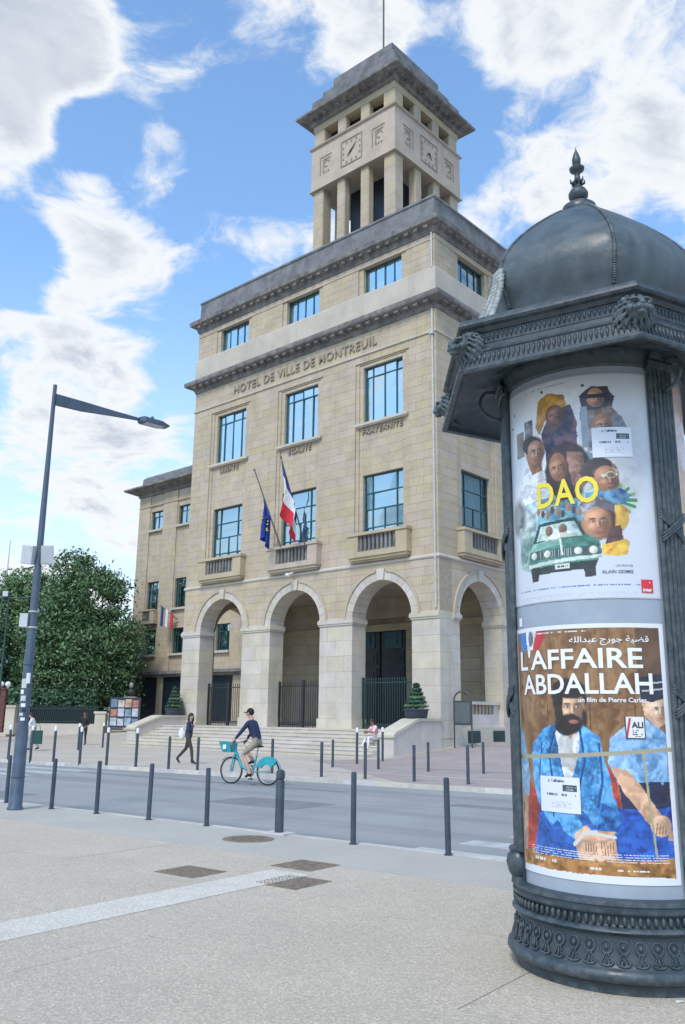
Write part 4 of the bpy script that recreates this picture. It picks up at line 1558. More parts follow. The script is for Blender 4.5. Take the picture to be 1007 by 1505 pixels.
def curved_text(name, body, mt, parent, a0, a1, ztop, zbot, rad, bold=0.0, tilt=0.0, spacing=1.0):
    me = text_mesh(body, 1.0, 0.0, mt, bold, spacing)
    xs = [v.co.x for v in me.vertices]; ys = [v.co.y for v in me.vertices]
    xa, xb, ya, yb = min(xs), max(xs), min(ys), max(ys)
    bm = bmesh.new(); bm.from_mesh(me)
    es = [e for e in bm.edges if (R(a1 - a0) * rad) * abs(e.verts[0].co.x - e.verts[1].co.x) / (xb - xa) > .02]
    if es: bmesh.ops.subdivide_edges(bm, edges=es, cuts=2)
    bmesh.ops.triangulate(bm, faces=bm.faces)
    for v in bm.verts:
        fx = (v.co.x - xa) / (xb - xa); fy = (v.co.y - ya) / (yb - ya)
        a = R(a0 + (a1 - a0) * fx)
        z = zbot + (ztop - zbot) * fy + tilt * fx
        v.co = Vector((rad * math.cos(a), rad * math.sin(a), z))
    bm.normal_update(); bm.to_mesh(me); bm.free()
    return link(name, me, parent)


YEL = mat('yellow_ink', (0.80, 0.66, 0.06), 0.4, var=0.06)
NAVY = mat('navy_ink', (0.05, 0.09, 0.20), 0.4)
PAPERW = mat('white_ink', (0.78, 0.79, 0.80), 0.4, var=0.02)
REDI = mat('red_ink', (0.62, 0.035, 0.05), 0.4, var=0.04)
BLK = mat('black_ink', (0.02, 0.022, 0.03), 0.4)
PW = (.58, .62, .68)
A_ = lambda f, a0, a1: a0 + (a1 - a0) * f

# --- upper sheet: collage of heads over a green car
P1 = (-175.0, -72.0, 2.385, 3.985)
c = Canvas(210, 330, PW)
px = lambda a, z: ((a - P1[0]) / (P1[1] - P1[0]), (P1[3] - z) / (P1[3] - P1[2]))
SK1, SK2, SK3 = (.26, .12, .06), (.16, .07, .04), (.36, .19, .10)
# pale wash under the collage
c.ell(.50, .40, .40, .36, (.60, .62, .64), soft=.25, var=.1)
c.poly([(.16, .52), (.28, .40), (.62, .36), (.80, .52), (.74, .74), (.22, .82), (.14, .70)], (.20, .36, .40), var=.4, col2=(.52, .58, .58), wob=.03)
# foliage and fruit at the right
for i in range(16):
    a = i * .42
    c.line([(.76, .58), (.76 + .13 * math.cos(a), .58 + .07 * math.sin(a))], .007, (.05, .22, .06) if i % 2 else (.16, .34, .08))
c.ell(.77, .66, .075, .06, (.55, .28, .06), var=.3, col2=(.65, .42, .08))
c.poly([(.68, .78), (.76, .72), (.84, .76), (.82, .82), (.68, .82)], (.70, .30, .04), var=.4, col2=(.80, .55, .08), wob=.02)
# hat and tall figure
c.poly([(.30, .20), (.33, .09), (.40, .06), (.50, .08), (.52, .13), (.38, .18), (.33, .24)], (.48, .25, .05), var=.3, wob=.015)
c.poly([(.34, .24), (.42, .15), (.54, .13), (.58, .22), (.56, .40), (.38, .42)], (.05, .05, .12), var=.5, col2=(.16, .09, .08), wob=.015)
c.ell(.44, .17, .06, .05, SK2, var=.3)
# sunglasses woman at the top right
c.poly([(.60, .10), (.66, .055), (.76, .06), (.80, .12), (.78, .20), (.62, .19)], (.05, .04, .06), wob=.02, var=.3)
c.ell(.69, .115, .055, .045, SK3, var=.25)
c.rect(.635, .095, .755, .118, (.03, .03, .05))
c.poly([(.60, .17), (.78, .16), (.88, .28), (.84, .36), (.62, .36)], (.32, .36, .40), var=.4, col2=(.20, .15, .12), wob=.02)
c.ell(.72, .24, .055, .055, SK1, var=.3)
c.rect(.60, .15, .64, .34, (.30, .34, .42), var=.2)
# towers far off
c.rect(.12, .20, .20, .32, (.42, .33, .22), var=.5, col2=(.16, .15, .14)); c.rect(.21, .16, .28, .33, (.22, .22, .22), var=.6, col2=(.48, .46, .42))
# young man in a white shirt
c.poly([(.14, .47), (.21, .38), (.32, .36), (.42, .44), (.44, .54), (.14, .55)], (.66, .69, .72), var=.15, wob=.01)
c.ell(.285, .315, .075, .070, SK3, rot=.3, var=.25)
c.ell(.265, .285, .082, .045, (.05, .035, .03), rot=.2, var=.3)
c.poly([(.23, .36), (.33, .35), (.34, .41), (.26, .42)], SK1, var=.2)
# woman with locks
c.ell(.50, .43, .13, .13, (.045, .03, .03), var=.4)
c.ell(.45, .41, .055, .065, SK1, rot=-.25, var=.3)
c.poly([(.50, .34), (.60, .36), (.62, .50), (.54, .55), (.52, .44)], (.14, .07, .06), var=.5, col2=(.28, .16, .12))
# man in spectacles, facing right
c.ell(.715, .475, .085, .075, SK1, rot=-.1, var=.3)
c.ell(.67, .435, .095, .04, (.06, .04, .04), rot=-.2, var=.3)
c.line([(.70, .455), (.78, .452)], .007, (.60, .58, .50))
c.ell(.755, .452, .028, .016, (.50, .45, .35))
c.poly([(.60, .54), (.80, .53), (.86, .56), (.82, .60), (.60, .60)], (.06, .12, .30), var=.4, col2=(.12, .30, .42))
# woman with a patterned scarf
c.ell(.665, .655, .105, .095, (.09, .04, .03), var=.3)
c.ell(.66, .672, .085, .080, SK3, var=.3, col2=(.30, .12, .06))
c.poly([(.55, .635), (.57, .575), (.68, .555), (.77, .60), (.77, .635), (.68, .605)], (.42, .42, .44), var=.5, col2=(.14, .12, .14), wob=.02)
for ex in (.625, .70): c.ell(ex, .655, .016, .008, (.03, .02, .02))
c.ell(.665, .705, .030, .011, (.16, .05, .04))
c.line([(.668, .66), (.672, .685)], .006, (.16, .07, .04))
c.poly([(.72, .70), (.79, .69), (.80, .75), (.70, .77)], (.10, .05, .04), var=.3)
# grey bearded head at the left
c.ell(.115, .60, .07, .085, (.33, .36, .35), var=.5, col2=(.14, .13, .12), soft=.25)
# veiled pair behind the windscreen, crowd
c.poly([(.30, .62), (.55, .57), (.60, .66), (.28, .70)], (.10, .28, .42), var=.4, col2=(.22, .46, .52))
for i in range(9):
    c.ell(.30 + i * .033, .60 + .012 * ((i * 7) % 3), .013, .017, (.08, .05, .05) if i % 2 else (.30, .16, .10))
# the car
GR, GD = (.045, .16, .125), (.02, .06, .05)
c.poly([(.10, .84), (.12, .66), (.24, .66), (.24, .86)], (.22, .38, .34), var=.4, col2=(.44, .52, .48), wob=.03)
c.poly([(.245, .735), (.30, .655), (.54, .645), (.60, .735)], GD, wob=.002)
c.poly([(.275, .730), (.315, .668), (.53, .660), (.575, .728)], (.36, .50, .50), var=.3, col2=(.56, .66, .62), wob=.004)
for hx in (.37, .46): c.ell(hx, .692, .026, .024, (.20, .12, .08), var=.2)
c.poly([(.34, .735), (.38, .71), (.50, .705), (.54, .735)], (.66, .66, .56), var=.2)
c.poly([(.225, .735), (.60, .725), (.665, .745), (.675, .80), (.655, .845), (.22, .855), (.205, .80)], GR, var=.3, col2=(.09, .27, .22), wob=.003)
c.poly([(.24, .74), (.44, .728), (.46, .755), (.22, .775)], (.22, .42, .36), var=.2, wob=.002)
c.rect(.225, .772, .66, .812, (.05, .09, .085), var=.3)
for i in range(22): c.rect(.30 + i * .0125, .776, .304 + i * .0125, .808, (.34, .42, .40))
for hx in (.252, .352, .545, .632):
    c.ell(hx, .792, .030, .021, (.10, .12, .11)); c.ell(hx, .792, .023, .016, (.62, .66, .60))
c.poly([(.20, .828), (.675, .812), (.675, .826), (.20, .845)], (.52, .58, .55), wob=.001)
c.poly([(.235, .85), (.655, .835), (.64, .872), (.25, .88)], (.03, .045, .04), wob=.003)
c.rect(.40, .842, .49, .864, (.68, .68, .64)); c.dashes(.415, .48, .853, .010, (.1, .1, .1), .8, 3)
for tx in (.255, .61): c.poly([(tx - .035, .845), (tx + .035, .845), (tx + .028, .905), (tx - .03, .908)], (.03, .033, .035), wob=.003)
c.line([(.44, .735), (.45, .80)], .006, (.70, .72, .66))
# loose brush marks that break up the flat passages
c.face(.292, .318, .062, (.36, .19, .11), .5, .12)
c.face(.452, .415, .054, (.26, .13, .075), -.4, -.15)
c.face(.722, .482, .066, (.28, .14, .08), .9)
c.line([(.70, .470), (.785, .466)], .006, (.58, .54, .44)); c.ell(.752, .468, .030, .016, (.40, .33, .24)); c.ell(.752, .468, .022, .011, (.14, .09, .06))
c.face(.692, .118, .046, (.34, .17, .10), .2); c.rect(.648, .098, .742, .116, (.03, .03, .05))
c.face(.722, .245, .044, (.30, .16, .10), .4)
c.face(.445, .172, .044, (.20, .10, .06), -.3)
c.face(.662, .672, .074, (.40, .20, .11), .1)
# bottom credits and small print
c.dashes(.09, .92, .955 - .012, .006, (.16, .22, .42), .85, 7, .010)
for k in range(2): c.dashes(.12, .88, .975 + k * .008, .0035, (.42, .46, .55), .7, 11 + k, .008)
c.dashes(.10, .55, .028, .006, (.35, .38, .42), .5, 21, .014)
for (x, y) in ((.36, .045), (.62, .052), (.10, .10), (.07, .16)): c.ell(x, y, .010, .006, (.06, .06, .07))
c.rect(.0, .0, 1, .006, (.45, .48, .52)); c.rect(.0, .994, 1, 1, (.45, .48, .52))
poster1 = tag(curved_sheet('film_poster', c, P1[0], P1[1], P1[2], P1[3], .6445, None),
              'white film poster with painted heads, green car and yellow title DAO', 'poster', 'posters on the advertising column')
poster1.location = (KX, KY, 0)
curved_text('title', 'DAO', YEL, poster1, -144.0, -105.2, 3.235, 3.045, .649, .02, .0, 1.04)
curved_text('credit', 'ALAIN GOMIS', NAVY, poster1, -106.0, -88.2, 2.576, 2.553, .6475, .012)
curved_text('credit', 'UN FILM DE', NAVY, poster1, -98, -88.2, 2.612, 2.598, .6475)
q = MB(); q.lathe([(.6478, 2.424), (.6478, 2.512)], 4, (0, 0), R(-84.0), R(-76.8)); lg = q.build('logo', REDI, poster1)
curved_text('logo_lettering', 'inter', PAPERW, lg, -83.3, -77.6, 2.455, 2.432, .6492, .03)
q = MB(); q.lathe([(.6486, 2.49), (.6486, 2.496)], 2, (0, 0), R(-79.2), R(-78.5)); q.build('logo_dot', PAPERW, lg)


def notice(name, label, a0, a1, z0, z1, rad, tilt=0.0):
    cv = Canvas(60, 60, (.70, .73, .80))
    cv.dashes(.38, .62, .12, .05, (.12, .13, .18), .9, 4, .05)
    cv.rect(.60, .22, .93, .40, (.06, .08, .12)); cv.dashes(.64, .90, .28, .03, (.4, .42, .46), .8, 5, .04); cv.dashes(.68, .86, .35, .03, (.4, .42, .46), .8, 6, .04)
    cv.dashes(.12, .46, .50, .06, (.14, .15, .20), .85, 8, .05); cv.dashes(.56, .90, .50, .06, (.16, .17, .22), .85, 9, .05)
    for k in range(4): cv.dashes(.30, .80, .70 + .05 * k, .02, (.50, .53, .60), .8, 30 + k, .03)
    o = curved_sheet(name, cv, a0, a1, z0, z1, rad, None)
    o.location = (KX, KY, 0)
    tag(o, label, 'notice', 'pasted showtime notices')
    return o


n1 = notice('showtime_notice', 'small white showtime notice pasted on the white film poster', -107.4, -83.8, 3.362, 3.578, .6495)
curved_text('notice_lettering', "à l'affiche", NAVY, n1, -101.5, -92.5, 3.562, 3.543, .6505)

# --- lower sheet: painted men in blue on a brown bench, bold white title
P2 = (-174.5, -72.3, .612, 2.222)
c = Canvas(216, 340, (.70, .73, .78))
WOOD, WOOD2 = (.24, .115, .045), (.10, .045, .02)
x0, y0, x1, y1 = .028, .018, .972, .972
c.rect(x0, y0, x1, y1, WOOD, var=.35, col2=(.30, .17, .075))
grain = np.sin(c.x * 60 + c.noise * 5 + c.fine * 2) * .5 + .5
ring = ((c.x > x0) & (c.x < x1) & (c.y > y0) & (c.y < y1)).astype(float)
g2 = np.sin(c.x * 210 + c.noise * 8 + c.fine * 3) * .5 + .5
c.put(ring * np.clip((grain - .6) * 2, 0, 1) * .5, WOOD2)
c.put(ring * np.clip((g2 - .62) * 2, 0, 1) * .35, WOOD2)
c.put(ring * np.clip((.3 - grain) * 2, 0, 1) * .4, (.40, .24, .11))
for gx in (.30, .56, .80): c.rect(gx, .25, gx + .006, .90, (.07, .03, .015))
# tricolour scrap top left
c.poly([(.05, .02), (.14, .02), (.15, .09), (.09, .11)], (.03, .16, .48)); c.poly([(.14, .02), (.24, .02), (.20, .10), (.15, .10)], (.66, .68, .70), var=.1)
c.ell(.185, .05, .025, .035, (.12, .12, .15), var=.3)
c.poly([(.24, .02), (.32, .02), (.27, .09), (.20, .11)], (.50, .03, .04))
# dark panel top right
c.rect(.83, .02, .972, .28, (.12, .065, .035), var=.3)
BL, BL2, BLD = (.05, .26, .60), (.14, .43, .76), (.015, .08, .30)
# red seat back
c.poly([(.10, .62), (.24, .70), (.30, .90), (.06, .92)], (.38, .045, .03), var=.4, wob=.02)
c.poly([(.58, .55), (.68, .58), (.70, .72), (.60, .70)], (.36, .04, .03), var=.4)
# guard at far left
c.poly([(.028, .42), (.07, .44), (.13, .62), (.11, .70), (.028, .72)], (.30, .48, .66), var=.25, col2=(.16, .36, .58), wob=.012)
c.poly([(.04, .70), (.10, .68), (.07, .92), (.03, .92)], (.50, .32, .22), var=.2)
# guard at right: shirt, arm, trousers, cap
c.poly([(.66, .46), (.74, .41), (.86, .38), (.972, .44), (.972, .64), (.70, .63), (.65, .55)], (.15, .36, .66), var=.3, col2=(.30, .50, .76), wob=.012)
c.poly([(.70, .63), (.972, .62), (.972, .74), (.70, .74)], (.02, .025, .06), var=.3)
c.poly([(.62, .72), (.972, .72), (.972, .92), (.62, .92)], (.015, .05, .30), var=.45, col2=(.025, .12, .50), wob=.012)
c.poly([(.66, .56), (.75, .58), (.93, .76), (.90, .81), (.84, .78), (.72, .66)], (.55, .33, .21), var=.25, wob=.008)
c.ell(.905, .785, .06, .042, (.56, .36, .24), var=.3)
c.poly([(.95, .80), (.972, .80), (.972, .84), (.94, .84)], (.5, .3, .2))
c.poly([(.84, .31), (.90, .29), (.972, .30), (.972, .40), (.92, .42), (.86, .37)], (.60, .38, .26), var=.2, wob=.006)
c.poly([(.83, .22), (.972, .20), (.972, .30), (.90, .315), (.84, .305)], (.02, .025, .05), var=.3, wob=.004)
c.line([(.84, .245), (.972, .235)], .003, (.5, .5, .5)); c.line([(.85, .272), (.972, .262)], .003, (.5, .5, .5))
c.poly([(.85, .37), (.90, .42), (.88, .46), (.82, .42)], (.34, .54, .78), var=.2)
# seated man: trousers, jacket, shirt, arms
c.poly([(.20, .74), (.42, .74), (.70, .74), (.68, .92), (.16, .92)], BLD, var=.5, col2=(.03, .12, .45), wob=.012)
c.poly([(.16, .50), (.26, .42), (.36, .40), (.52, .40), (.60, .45), (.66, .62), (.69, .78), (.60, .83), (.50, .74), (.40, .74), (.30, .80), (.20, .72), (.17, .62)], BL, var=.45, col2=BL2, wob=.014)
c.poly([(.34, .42), (.40, .45), (.50, .43), (.49, .50), (.44, .62), (.40, .64), (.37, .54)], (.62, .63, .62), var=.15, wob=.008)
c.poly([(.36, .40), (.44, .46), (.50, .42), (.48, .37), (.37, .36)], (.50, .30, .20), var=.25)
c.poly([(.30, .74), (.40, .70), (.50, .80), (.47, .86), (.38, .82)], BL, var=.4, col2=BL2)
c.poly([(.60, .70), (.69, .74), (.68, .82), (.56, .82)], BLD, var=.4, col2=BL)
c.poly([(.44, .83), (.51, .79), (.57, .83), (.58, .92), (.46, .92)], (.52, .33, .22), var=.3)
c.poly([(.56, .81), (.66, .81), (.67, .92), (.56, .92)], (.50, .31, .20), var=.3)
c.line([(.44, .865), (.50, .82), (.56, .815)], .008, (.62, .60, .58)); c.line([(.55, .82), (.66, .83)], .006, (.62, .60, .58))
# head
HC = (.445, .335)
c.ell(HC[0], HC[1] - .035, .105, .065, (.025, .02, .02), rot=.1, var=.3)
c.ell(HC[0] + .01, HC[1] + .005, .082, .075, (.52, .31, .20), var=.25, col2=(.40, .22, .14))
c.ell(HC[0] - .005, HC[1] + .062, .085, .050, (.035, .025, .022), rot=-.1, var=.35)
c.ell(HC[0] - .065, HC[1] + .02, .026, .045, (.035, .025, .022), var=.3)
c.ell(HC[0] + .02, HC[1] + .052, .032, .012, (.32, .13, .10))
c.line([(HC[0] - .045, HC[1] - .018), (HC[0] + .0, HC[1] - .010)], .006, (.04, .02, .02)); c.line([(HC[0] + .035, HC[1] - .008), (HC[0] + .07, HC[1] - .016)], .006, (.04, .02, .02))
for ex in (-.02, .052): c.ell(HC[0] + ex, HC[1] + .002, .013, .006, (.05, .03, .03))
c.line([(HC[0] + .022, HC[1]), (HC[0] + .032, HC[1] + .03)], .006, (.32, .17, .11))
rg = np.random.default_rng(14)
for (x_, y_, dx, dy, w_, kk) in [(rg.uniform(.17, .66), rg.uniform(.44, .70), rg.uniform(-.05, .05), rg.uniform(.05, .12), rg.uniform(.006, .014), rg.choice((.5, .65, 1.35, 1.6))) for _ in range(26)] + \
        [(rg.uniform(.66, .95), rg.uniform(.44, .60), rg.uniform(-.05, .05), rg.uniform(.04, .09), rg.uniform(.005, .012), rg.choice((.6, .75, 1.25))) for _ in range(14)] + \
        [(rg.uniform(.18, .94), rg.uniform(.76, .88), rg.uniform(-.12, .12), rg.uniform(-.01, .04), rg.uniform(.005, .011), rg.choice((.5, .7, 1.5))) for _ in range(24)]:
    cc = c.c[int(y_ * c.h), int(x_ * c.w)].copy()
    if cc[2] < cc[0] * 1.5: continue
    d_ = np.full(c.x.shape, 9.0)
    for q_ in range(6):
        x0_, y0_ = x_ + dx * q_ / 6 + .01 * math.sin(q_), y_ + dy * q_ / 6
        d_ = np.minimum(d_, np.hypot(c.x - x0_, c.y - y0_))
    bl = (c.c[..., 2] > c.c[..., 0] * 1.5)
    c.put(np.clip(1.2 - d_ / w_, 0, 1) * .8 * bl, tuple(np.clip(cc * kk, 0, .8)))
c.line([(.36, .41), (.30, .52), (.33, .70)], .006, (.01, .06, .22)); c.line([(.50, .42), (.52, .55), (.46, .70)], .006, (.01, .06, .22))
c.line([(.25, .48), (.22, .60), (.26, .72)], .005, (.02, .09, .30)); c.line([(.60, .48), (.61, .62), (.58, .72)], .006, (.015, .07, .26))
c.line([(.315, .60), (.315, .77)], .003, (.02, .03, .06))
for i in range(60):
    a_ = rg.uniform(0, 6.28); c.ell(HC[0] - .005 + .085 * math.cos(a_) * rg.uniform(.7, 1.15), HC[1] - .045 + .055 * math.sin(a_) * rg.uniform(.7, 1.2), .012, .010, (.02, .016, .016) if i % 3 else (.09, .07, .06), soft=.3)
c.face(HC[0] + .012, HC[1] + .004, .078, (.50, .29, .185), .25, .03)
c.ell(HC[0] + .004, HC[1] - .072, .098, .040, (.022, .018, .018), rot=.08, soft=.10, shade=.2, var=.3); c.ell(HC[0] - .068, HC[1] - .035, .030, .050, (.022, .018, .018), soft=.15)
c.ell(HC[0] - .002, HC[1] + .070, .082, .042, (.03, .022, .02), rot=-.06, soft=.12, shade=.2, var=.3); c.ell(HC[0] - .062, HC[1] + .035, .022, .040, (.03, .022, .02), soft=.15); c.ell(HC[0] + .085, HC[1] + .045, .016, .035, (.03, .022, .02), soft=.2)
c.ell(HC[0] + .025, HC[1] + .046, .040, .008, (.03, .022, .02), soft=.3); c.ell(HC[0] + .025, HC[1] + .060, .028, .008, (.34, .14, .11), soft=.3)
for f0_ in range(5): c.line([(.50 + f0_ * .014, .85 + .004 * f0_), (.505 + f0_ * .014, .895)], .002, (.24, .12, .08)); c.line([(.585 + f0_ * .015, .85), (.59 + f0_ * .015, .90)], .002, (.24, .12, .08))
for f0_ in range(4): c.line([(.885 + f0_ * .016, .775 + f0_ * .006), (.875 + f0_ * .018, .812)], .003, (.26, .13, .08))
c.face(.935, .345, .050, (.56, .36, .25), .6)
c.poly([(.83, .22), (.972, .20), (.972, .30), (.90, .315), (.84, .305)], (.02, .025, .05), var=.3, wob=.004)
c.line([(.84, .245), (.972, .235)], .003, (.5, .5, .5)); c.line([(.85, .272), (.972, .262)], .003, (.5, .5, .5))
c.rect(.972, 0, 1, 1, (.70, .73, .78))
# bench front and small print
c.poly([(x0, .92), (.50, .925), (x1, .905), (x1, y1), (x0, y1)], (.30, .13, .04), var=.5, col2=(.44, .22, .07), wob=.008)
for k in range(4): c.dashes(.12, .94, .893 + k * .009, .0035, (.66, .68, .72), .85, 40 + k, .010)
c.dashes(.08, .32, .938, .012, (.70, .70, .70), .6, 50, .018); c.dashes(.52, .58, .948, .010, (.70, .70, .70), .9, 51, .015); c.dashes(.66, .84, .950, .007, (.70, .70, .70), .7, 52, .012)
c.dashes(.22, .56, .030, .006, (.62, .60, .58), .8, 53, .010)
# crease where the sheets are taped
c.line([(.0, .545), (.5, .525), (1.0, .497)], .008, (.36, .33, .24)); c.line([(.83, .51), (.87, .90)], .006, (.38, .36, .22))
poster2 = tag(curved_sheet('film_poster', c, P2[0], P2[1], P2[2], P2[3], .6445, None),
              'brown film poster with seated bearded man in blue and white title', 'poster', 'posters on the advertising column')
poster2.location = (KX, KY, 0)
curved_text('title', "L'AFFAIRE", PAPERW, poster2, -167.0, -86.4, 2.066, 1.930, .6495, .018)
curved_text('title', 'ABDALLAH', PAPERW, poster2, -164.0, -81.4, 1.898, 1.765, .6495, .018)
curved_text('credit', 'un film de Pierre Carles', PAPERW, poster2, -123.3, -85.7, 1.742, 1.712, .6485, .02)
ARAB = ''.join(chr(k) for k in (0xFEEA, 0xFEE0, 0xFEDF, 0xFE8D, 0xFEAA, 0xFE92, 0xFECB, 0x20, 0xFE9D, 0xFEAD, 0xFEEE, 0xFE9F, 0x20, 0xFE94, 0xFEF4, 0xFEC0, 0xFED7))
curved_text('credit', ARAB, PAPERW, poster2, -127.0, -82.0, 2.140, 2.078, .6485, .01)
n2 = notice('showtime_notice', "small white showtime notice pasted on the seated man's jacket", -151.0, -124.8, 1.012, 1.235, .6495)
curved_text('notice_lettering', "à l'affiche", NAVY, n2, -145.0, -134.0, 1.222, 1.200, .6505)
cv = Canvas(40, 48, (.72, .74, .76))
cv.line([(.05, .95), (.25, .1)], .06, (.50, .05, .08)); cv.rect(0, .0, .06, 1, (.05, .05, .06)); cv.rect(.94, 0, 1, 1, (.05, .05, .06)); cv.rect(0, .95, 1, 1, (.05, .05, .06))
for k in range(4): cv.dashes(.35, .85, .62 + .09 * k, .05, (.06, .06, .07), .9, 60 + k, .09)
stk = tag(curved_sheet('sticker', cv, -98.5, -87.5, 1.485, 1.622, .6500, None), 'small white sticker reading ALI on the right guard of the brown poster', 'sticker')
stk.location = (KX, KY, 0)
curved_text('sticker_lettering', 'ALI', BLK, stk, -95.0, -88.6, 1.590, 1.552, .6512, .03)

# --- poster on the next face of the drum, seen edge on
c = Canvas(60, 90, (.62, .50, .40))
c.rect(.05, .03, .95, .40, (.60, .42, .30), var=.4, col2=(.66, .52, .56)); c.rect(.05, .40, .95, .75, (.62, .35, .14), var=.3); c.ell(.5, .62, .3, .14, (.05, .07, .06), var=.3); c.rect(.05, .80, .95, .97, (.40, .44, .50), var=.2)
p3 = tag(curved_sheet('film_poster', c, -50.0, 48.0, 2.385, 3.985, .6445, None), 'orange and pink poster right of the reeded pilaster, above the purple one', 'poster', 'posters on the advertising column')
p3.location = (KX, KY, 0)
c = Canvas(60, 90, (.66, .67, .72))
c.rect(.04, .03, .96, .55, (.26, .08, .34), var=.4, col2=(.45, .12, .30)); c.rect(.04, .55, .96, .97, (.10, .08, .20), var=.3)
p4 = tag(curved_sheet('film_poster', c, -50.0, 48.0, .612, 2.222, .6445, None), 'purple poster right of the reeded pilaster, low on the drum', 'poster', 'posters on the advertising column')
p4.location = (KX, KY, 0)
# clear cover sheet in front of the posters is not modelled where the photograph shows bare drum
tp = MB(); tp.lathe([(.6452, 2.24), (.6452, 2.30)], 3, (0, 0), R(-168), R(-164)); tp.build('tape_scrap', PAPERW, drum)

# everything pasted on the drum shares its girth
for o in (drum, poster1, poster2, p3, p4, n1, n2, stk):
    o.scale = (1.018, 1.018, 1)
for o in kiosk.children:
    if o.name.startswith('pilaster'): o.scale = (1.014, 1.014, 1)

# ------------------------------------------------------------------ bollards
BOLL = mat('bollard_paint', (0.040, 0.056, 0.078), 0.5, var=0.2, vscale=8, dirt=0.3, dirtcol=(0.10, 0.12, 0.13))
WTOP = mat('white_bollard_band', (0.72, 0.73, 0.75), 0.5, var=0.05)


def bollard_meshes(h, r, tilt=0):
    b = MB(); b.lathe([(0, -.05), (r, -.05), (r, h - .03), (r * .92, h - .01), (r * .6, h), (0, h)], 16)
    return b.mesh('bollard_post', BOLL, smooth=40)


bm_thin = bollard_meshes(.86, .036)
bm_far = bollard_meshes(.94, .042)
bm_tall = bollard_meshes(1.16, .045)
bf = MB(); bf.lathe([(.052, 0), (.052, .012), (.04, .02), (.036, .02)], 16); foot_m = bf.mesh('bollard_foot', BOLL, smooth=True)
cap = MB(); cap.lathe([(.047, 1.02), (.047, 1.15), (.03, 1.175), (0, 1.18)], 16); cap_m = cap.mesh('bollard_cap', WTOP, smooth=40)


def bollard(kind, x, y, label, group, sc=1.0, lean=(0, 0)):
    t = thing('bollard', label, 'bollard', (x, y, gz(x, y)), 0, group)
    t.rotation_euler = (lean[0], lean[1], 0)
    p = link('post', {'thin': bm_thin, 'far': bm_far, 'tall': bm_tall}[kind], t)
    p.scale = (1, 1, sc)
    if kind == 'tall':
        c_ = link('white_cap', cap_m, t)
        c_.scale = (1, 1, sc)
    else:
        link('foot', foot_m, t)
    return t


near = [(-6.07, 16.49), (-4.94, 15.55), (-3.99, 14.91), (-2.97, 14.16), (-1.96, 13.48), (0.19, 11.78), (1.32, 10.97)]
nl = ['thin dark bollard left of the lamp post on the near kerb', 'thin dark bollard next right of the lamp post on the near kerb',
      'second thin dark bollard right of the lamp post on the near kerb', 'third thin dark bollard right of the lamp post on the near kerb',
      'thin dark bollard just left of the thick bollard on the near kerb', 'thin dark bollard just right of the thick bollard on the near kerb',
      'thin dark bollard nearest the advertising column on the near kerb']
for (x, y), l in zip(near, nl):
    bollard('thin', x, y, l, 'thin bollards along the near kerb', random.uniform(.96, 1.05), (R(random.uniform(-.8, .8)), R(random.uniform(-.8, .8))))
tall = [(-11.61, 31.31, 'white capped bollard at the far left edge of the far kerb'), (-14.2, 39.3, 'white capped bollard farther back behind the leftmost ones'),
        (-10.56, 30.52, 'white capped bollard in front of the person in the white shirt'), (-9.65, 30.15, 'white capped bollard right of the white shirted person on the far kerb'),
        (-8.47, 29.14, 'white capped bollard below the dark green fence on the far kerb'), (-11.76, 40.08, 'white capped bollard farther back beside the dark clothed person'),
        (-7.44, 28.56, 'white capped bollard left of the notice board on the far kerb'), (-11.5, 43.2, 'white capped bollard farther back just below the notice board'),
        (-6.34, 27.85, 'white capped bollard in front of the left stair wall'), (0.61, 31.21, 'white capped bollard left of the seated man'), (1.61, 33.33, 'tall bollard standing right by the seated man')]
for x, y, l in tall:
    bollard('tall', x, y, l, 'tall bollards of the square', 1.0 if x < 0 else 1.05)
far = [(-5.16, 27.02, 'dark bollard left of the walking woman on the far kerb'), (-4.25, 26.8, 'dark bollard right of the walking woman on the far kerb'),
       (-1.93, 25.65, 'dark bollard directly behind the cyclist on the far kerb'), (-0.49, 24.51, 'first dark bollard right of the cyclist on the far kerb'),
       (0.69, 23.89, 'second dark bollard right of the cyclist on the far kerb'), (1.93, 23.11, 'third dark bollard right of the cyclist on the far kerb'),
       (3.21, 22.34, 'dark bollard on the far kerb nearest the advertising column'), (-0.22, 29.04, 'leftmost dark bollard of the row set back from the far kerb'),
       (1.23, 28.23, 'second dark bollard of the row set back from the far kerb'), (2.71, 27.25, 'third dark bollard of the row set back from the far kerb'),
       (4.28, 26.56, 'rightmost dark bollard of the row set back from the far kerb')]
for x, y, l in far:
    bollard('far', x, y, l, 'dark bollards along the far kerb', random.uniform(.95, 1.05) * (1.0 if y < 27.1 and y > 20 else .95))
# the thick one
tb = thing('thick_bollard', 'thick dark bollard with a ringed head on a pale square footing', 'bollard', (-.83, 12.68, 0))
b = MB(); b.lathe([(0, 0), (.062, 0), (.062, .70), (.055, .715), (.05, .72), (.05, .735), (.062, .745), (.064, .80), (.058, .84), (.035, .86), (0, .865)], 24)
b.build('post', BOLL, tb, smooth=40)
b = MB(); b.box(-.2, .2, -.13, .13, .002, .025); o = b.build('footing', KERB, tb); o.rotation_euler = (0, 0, G_RZ)

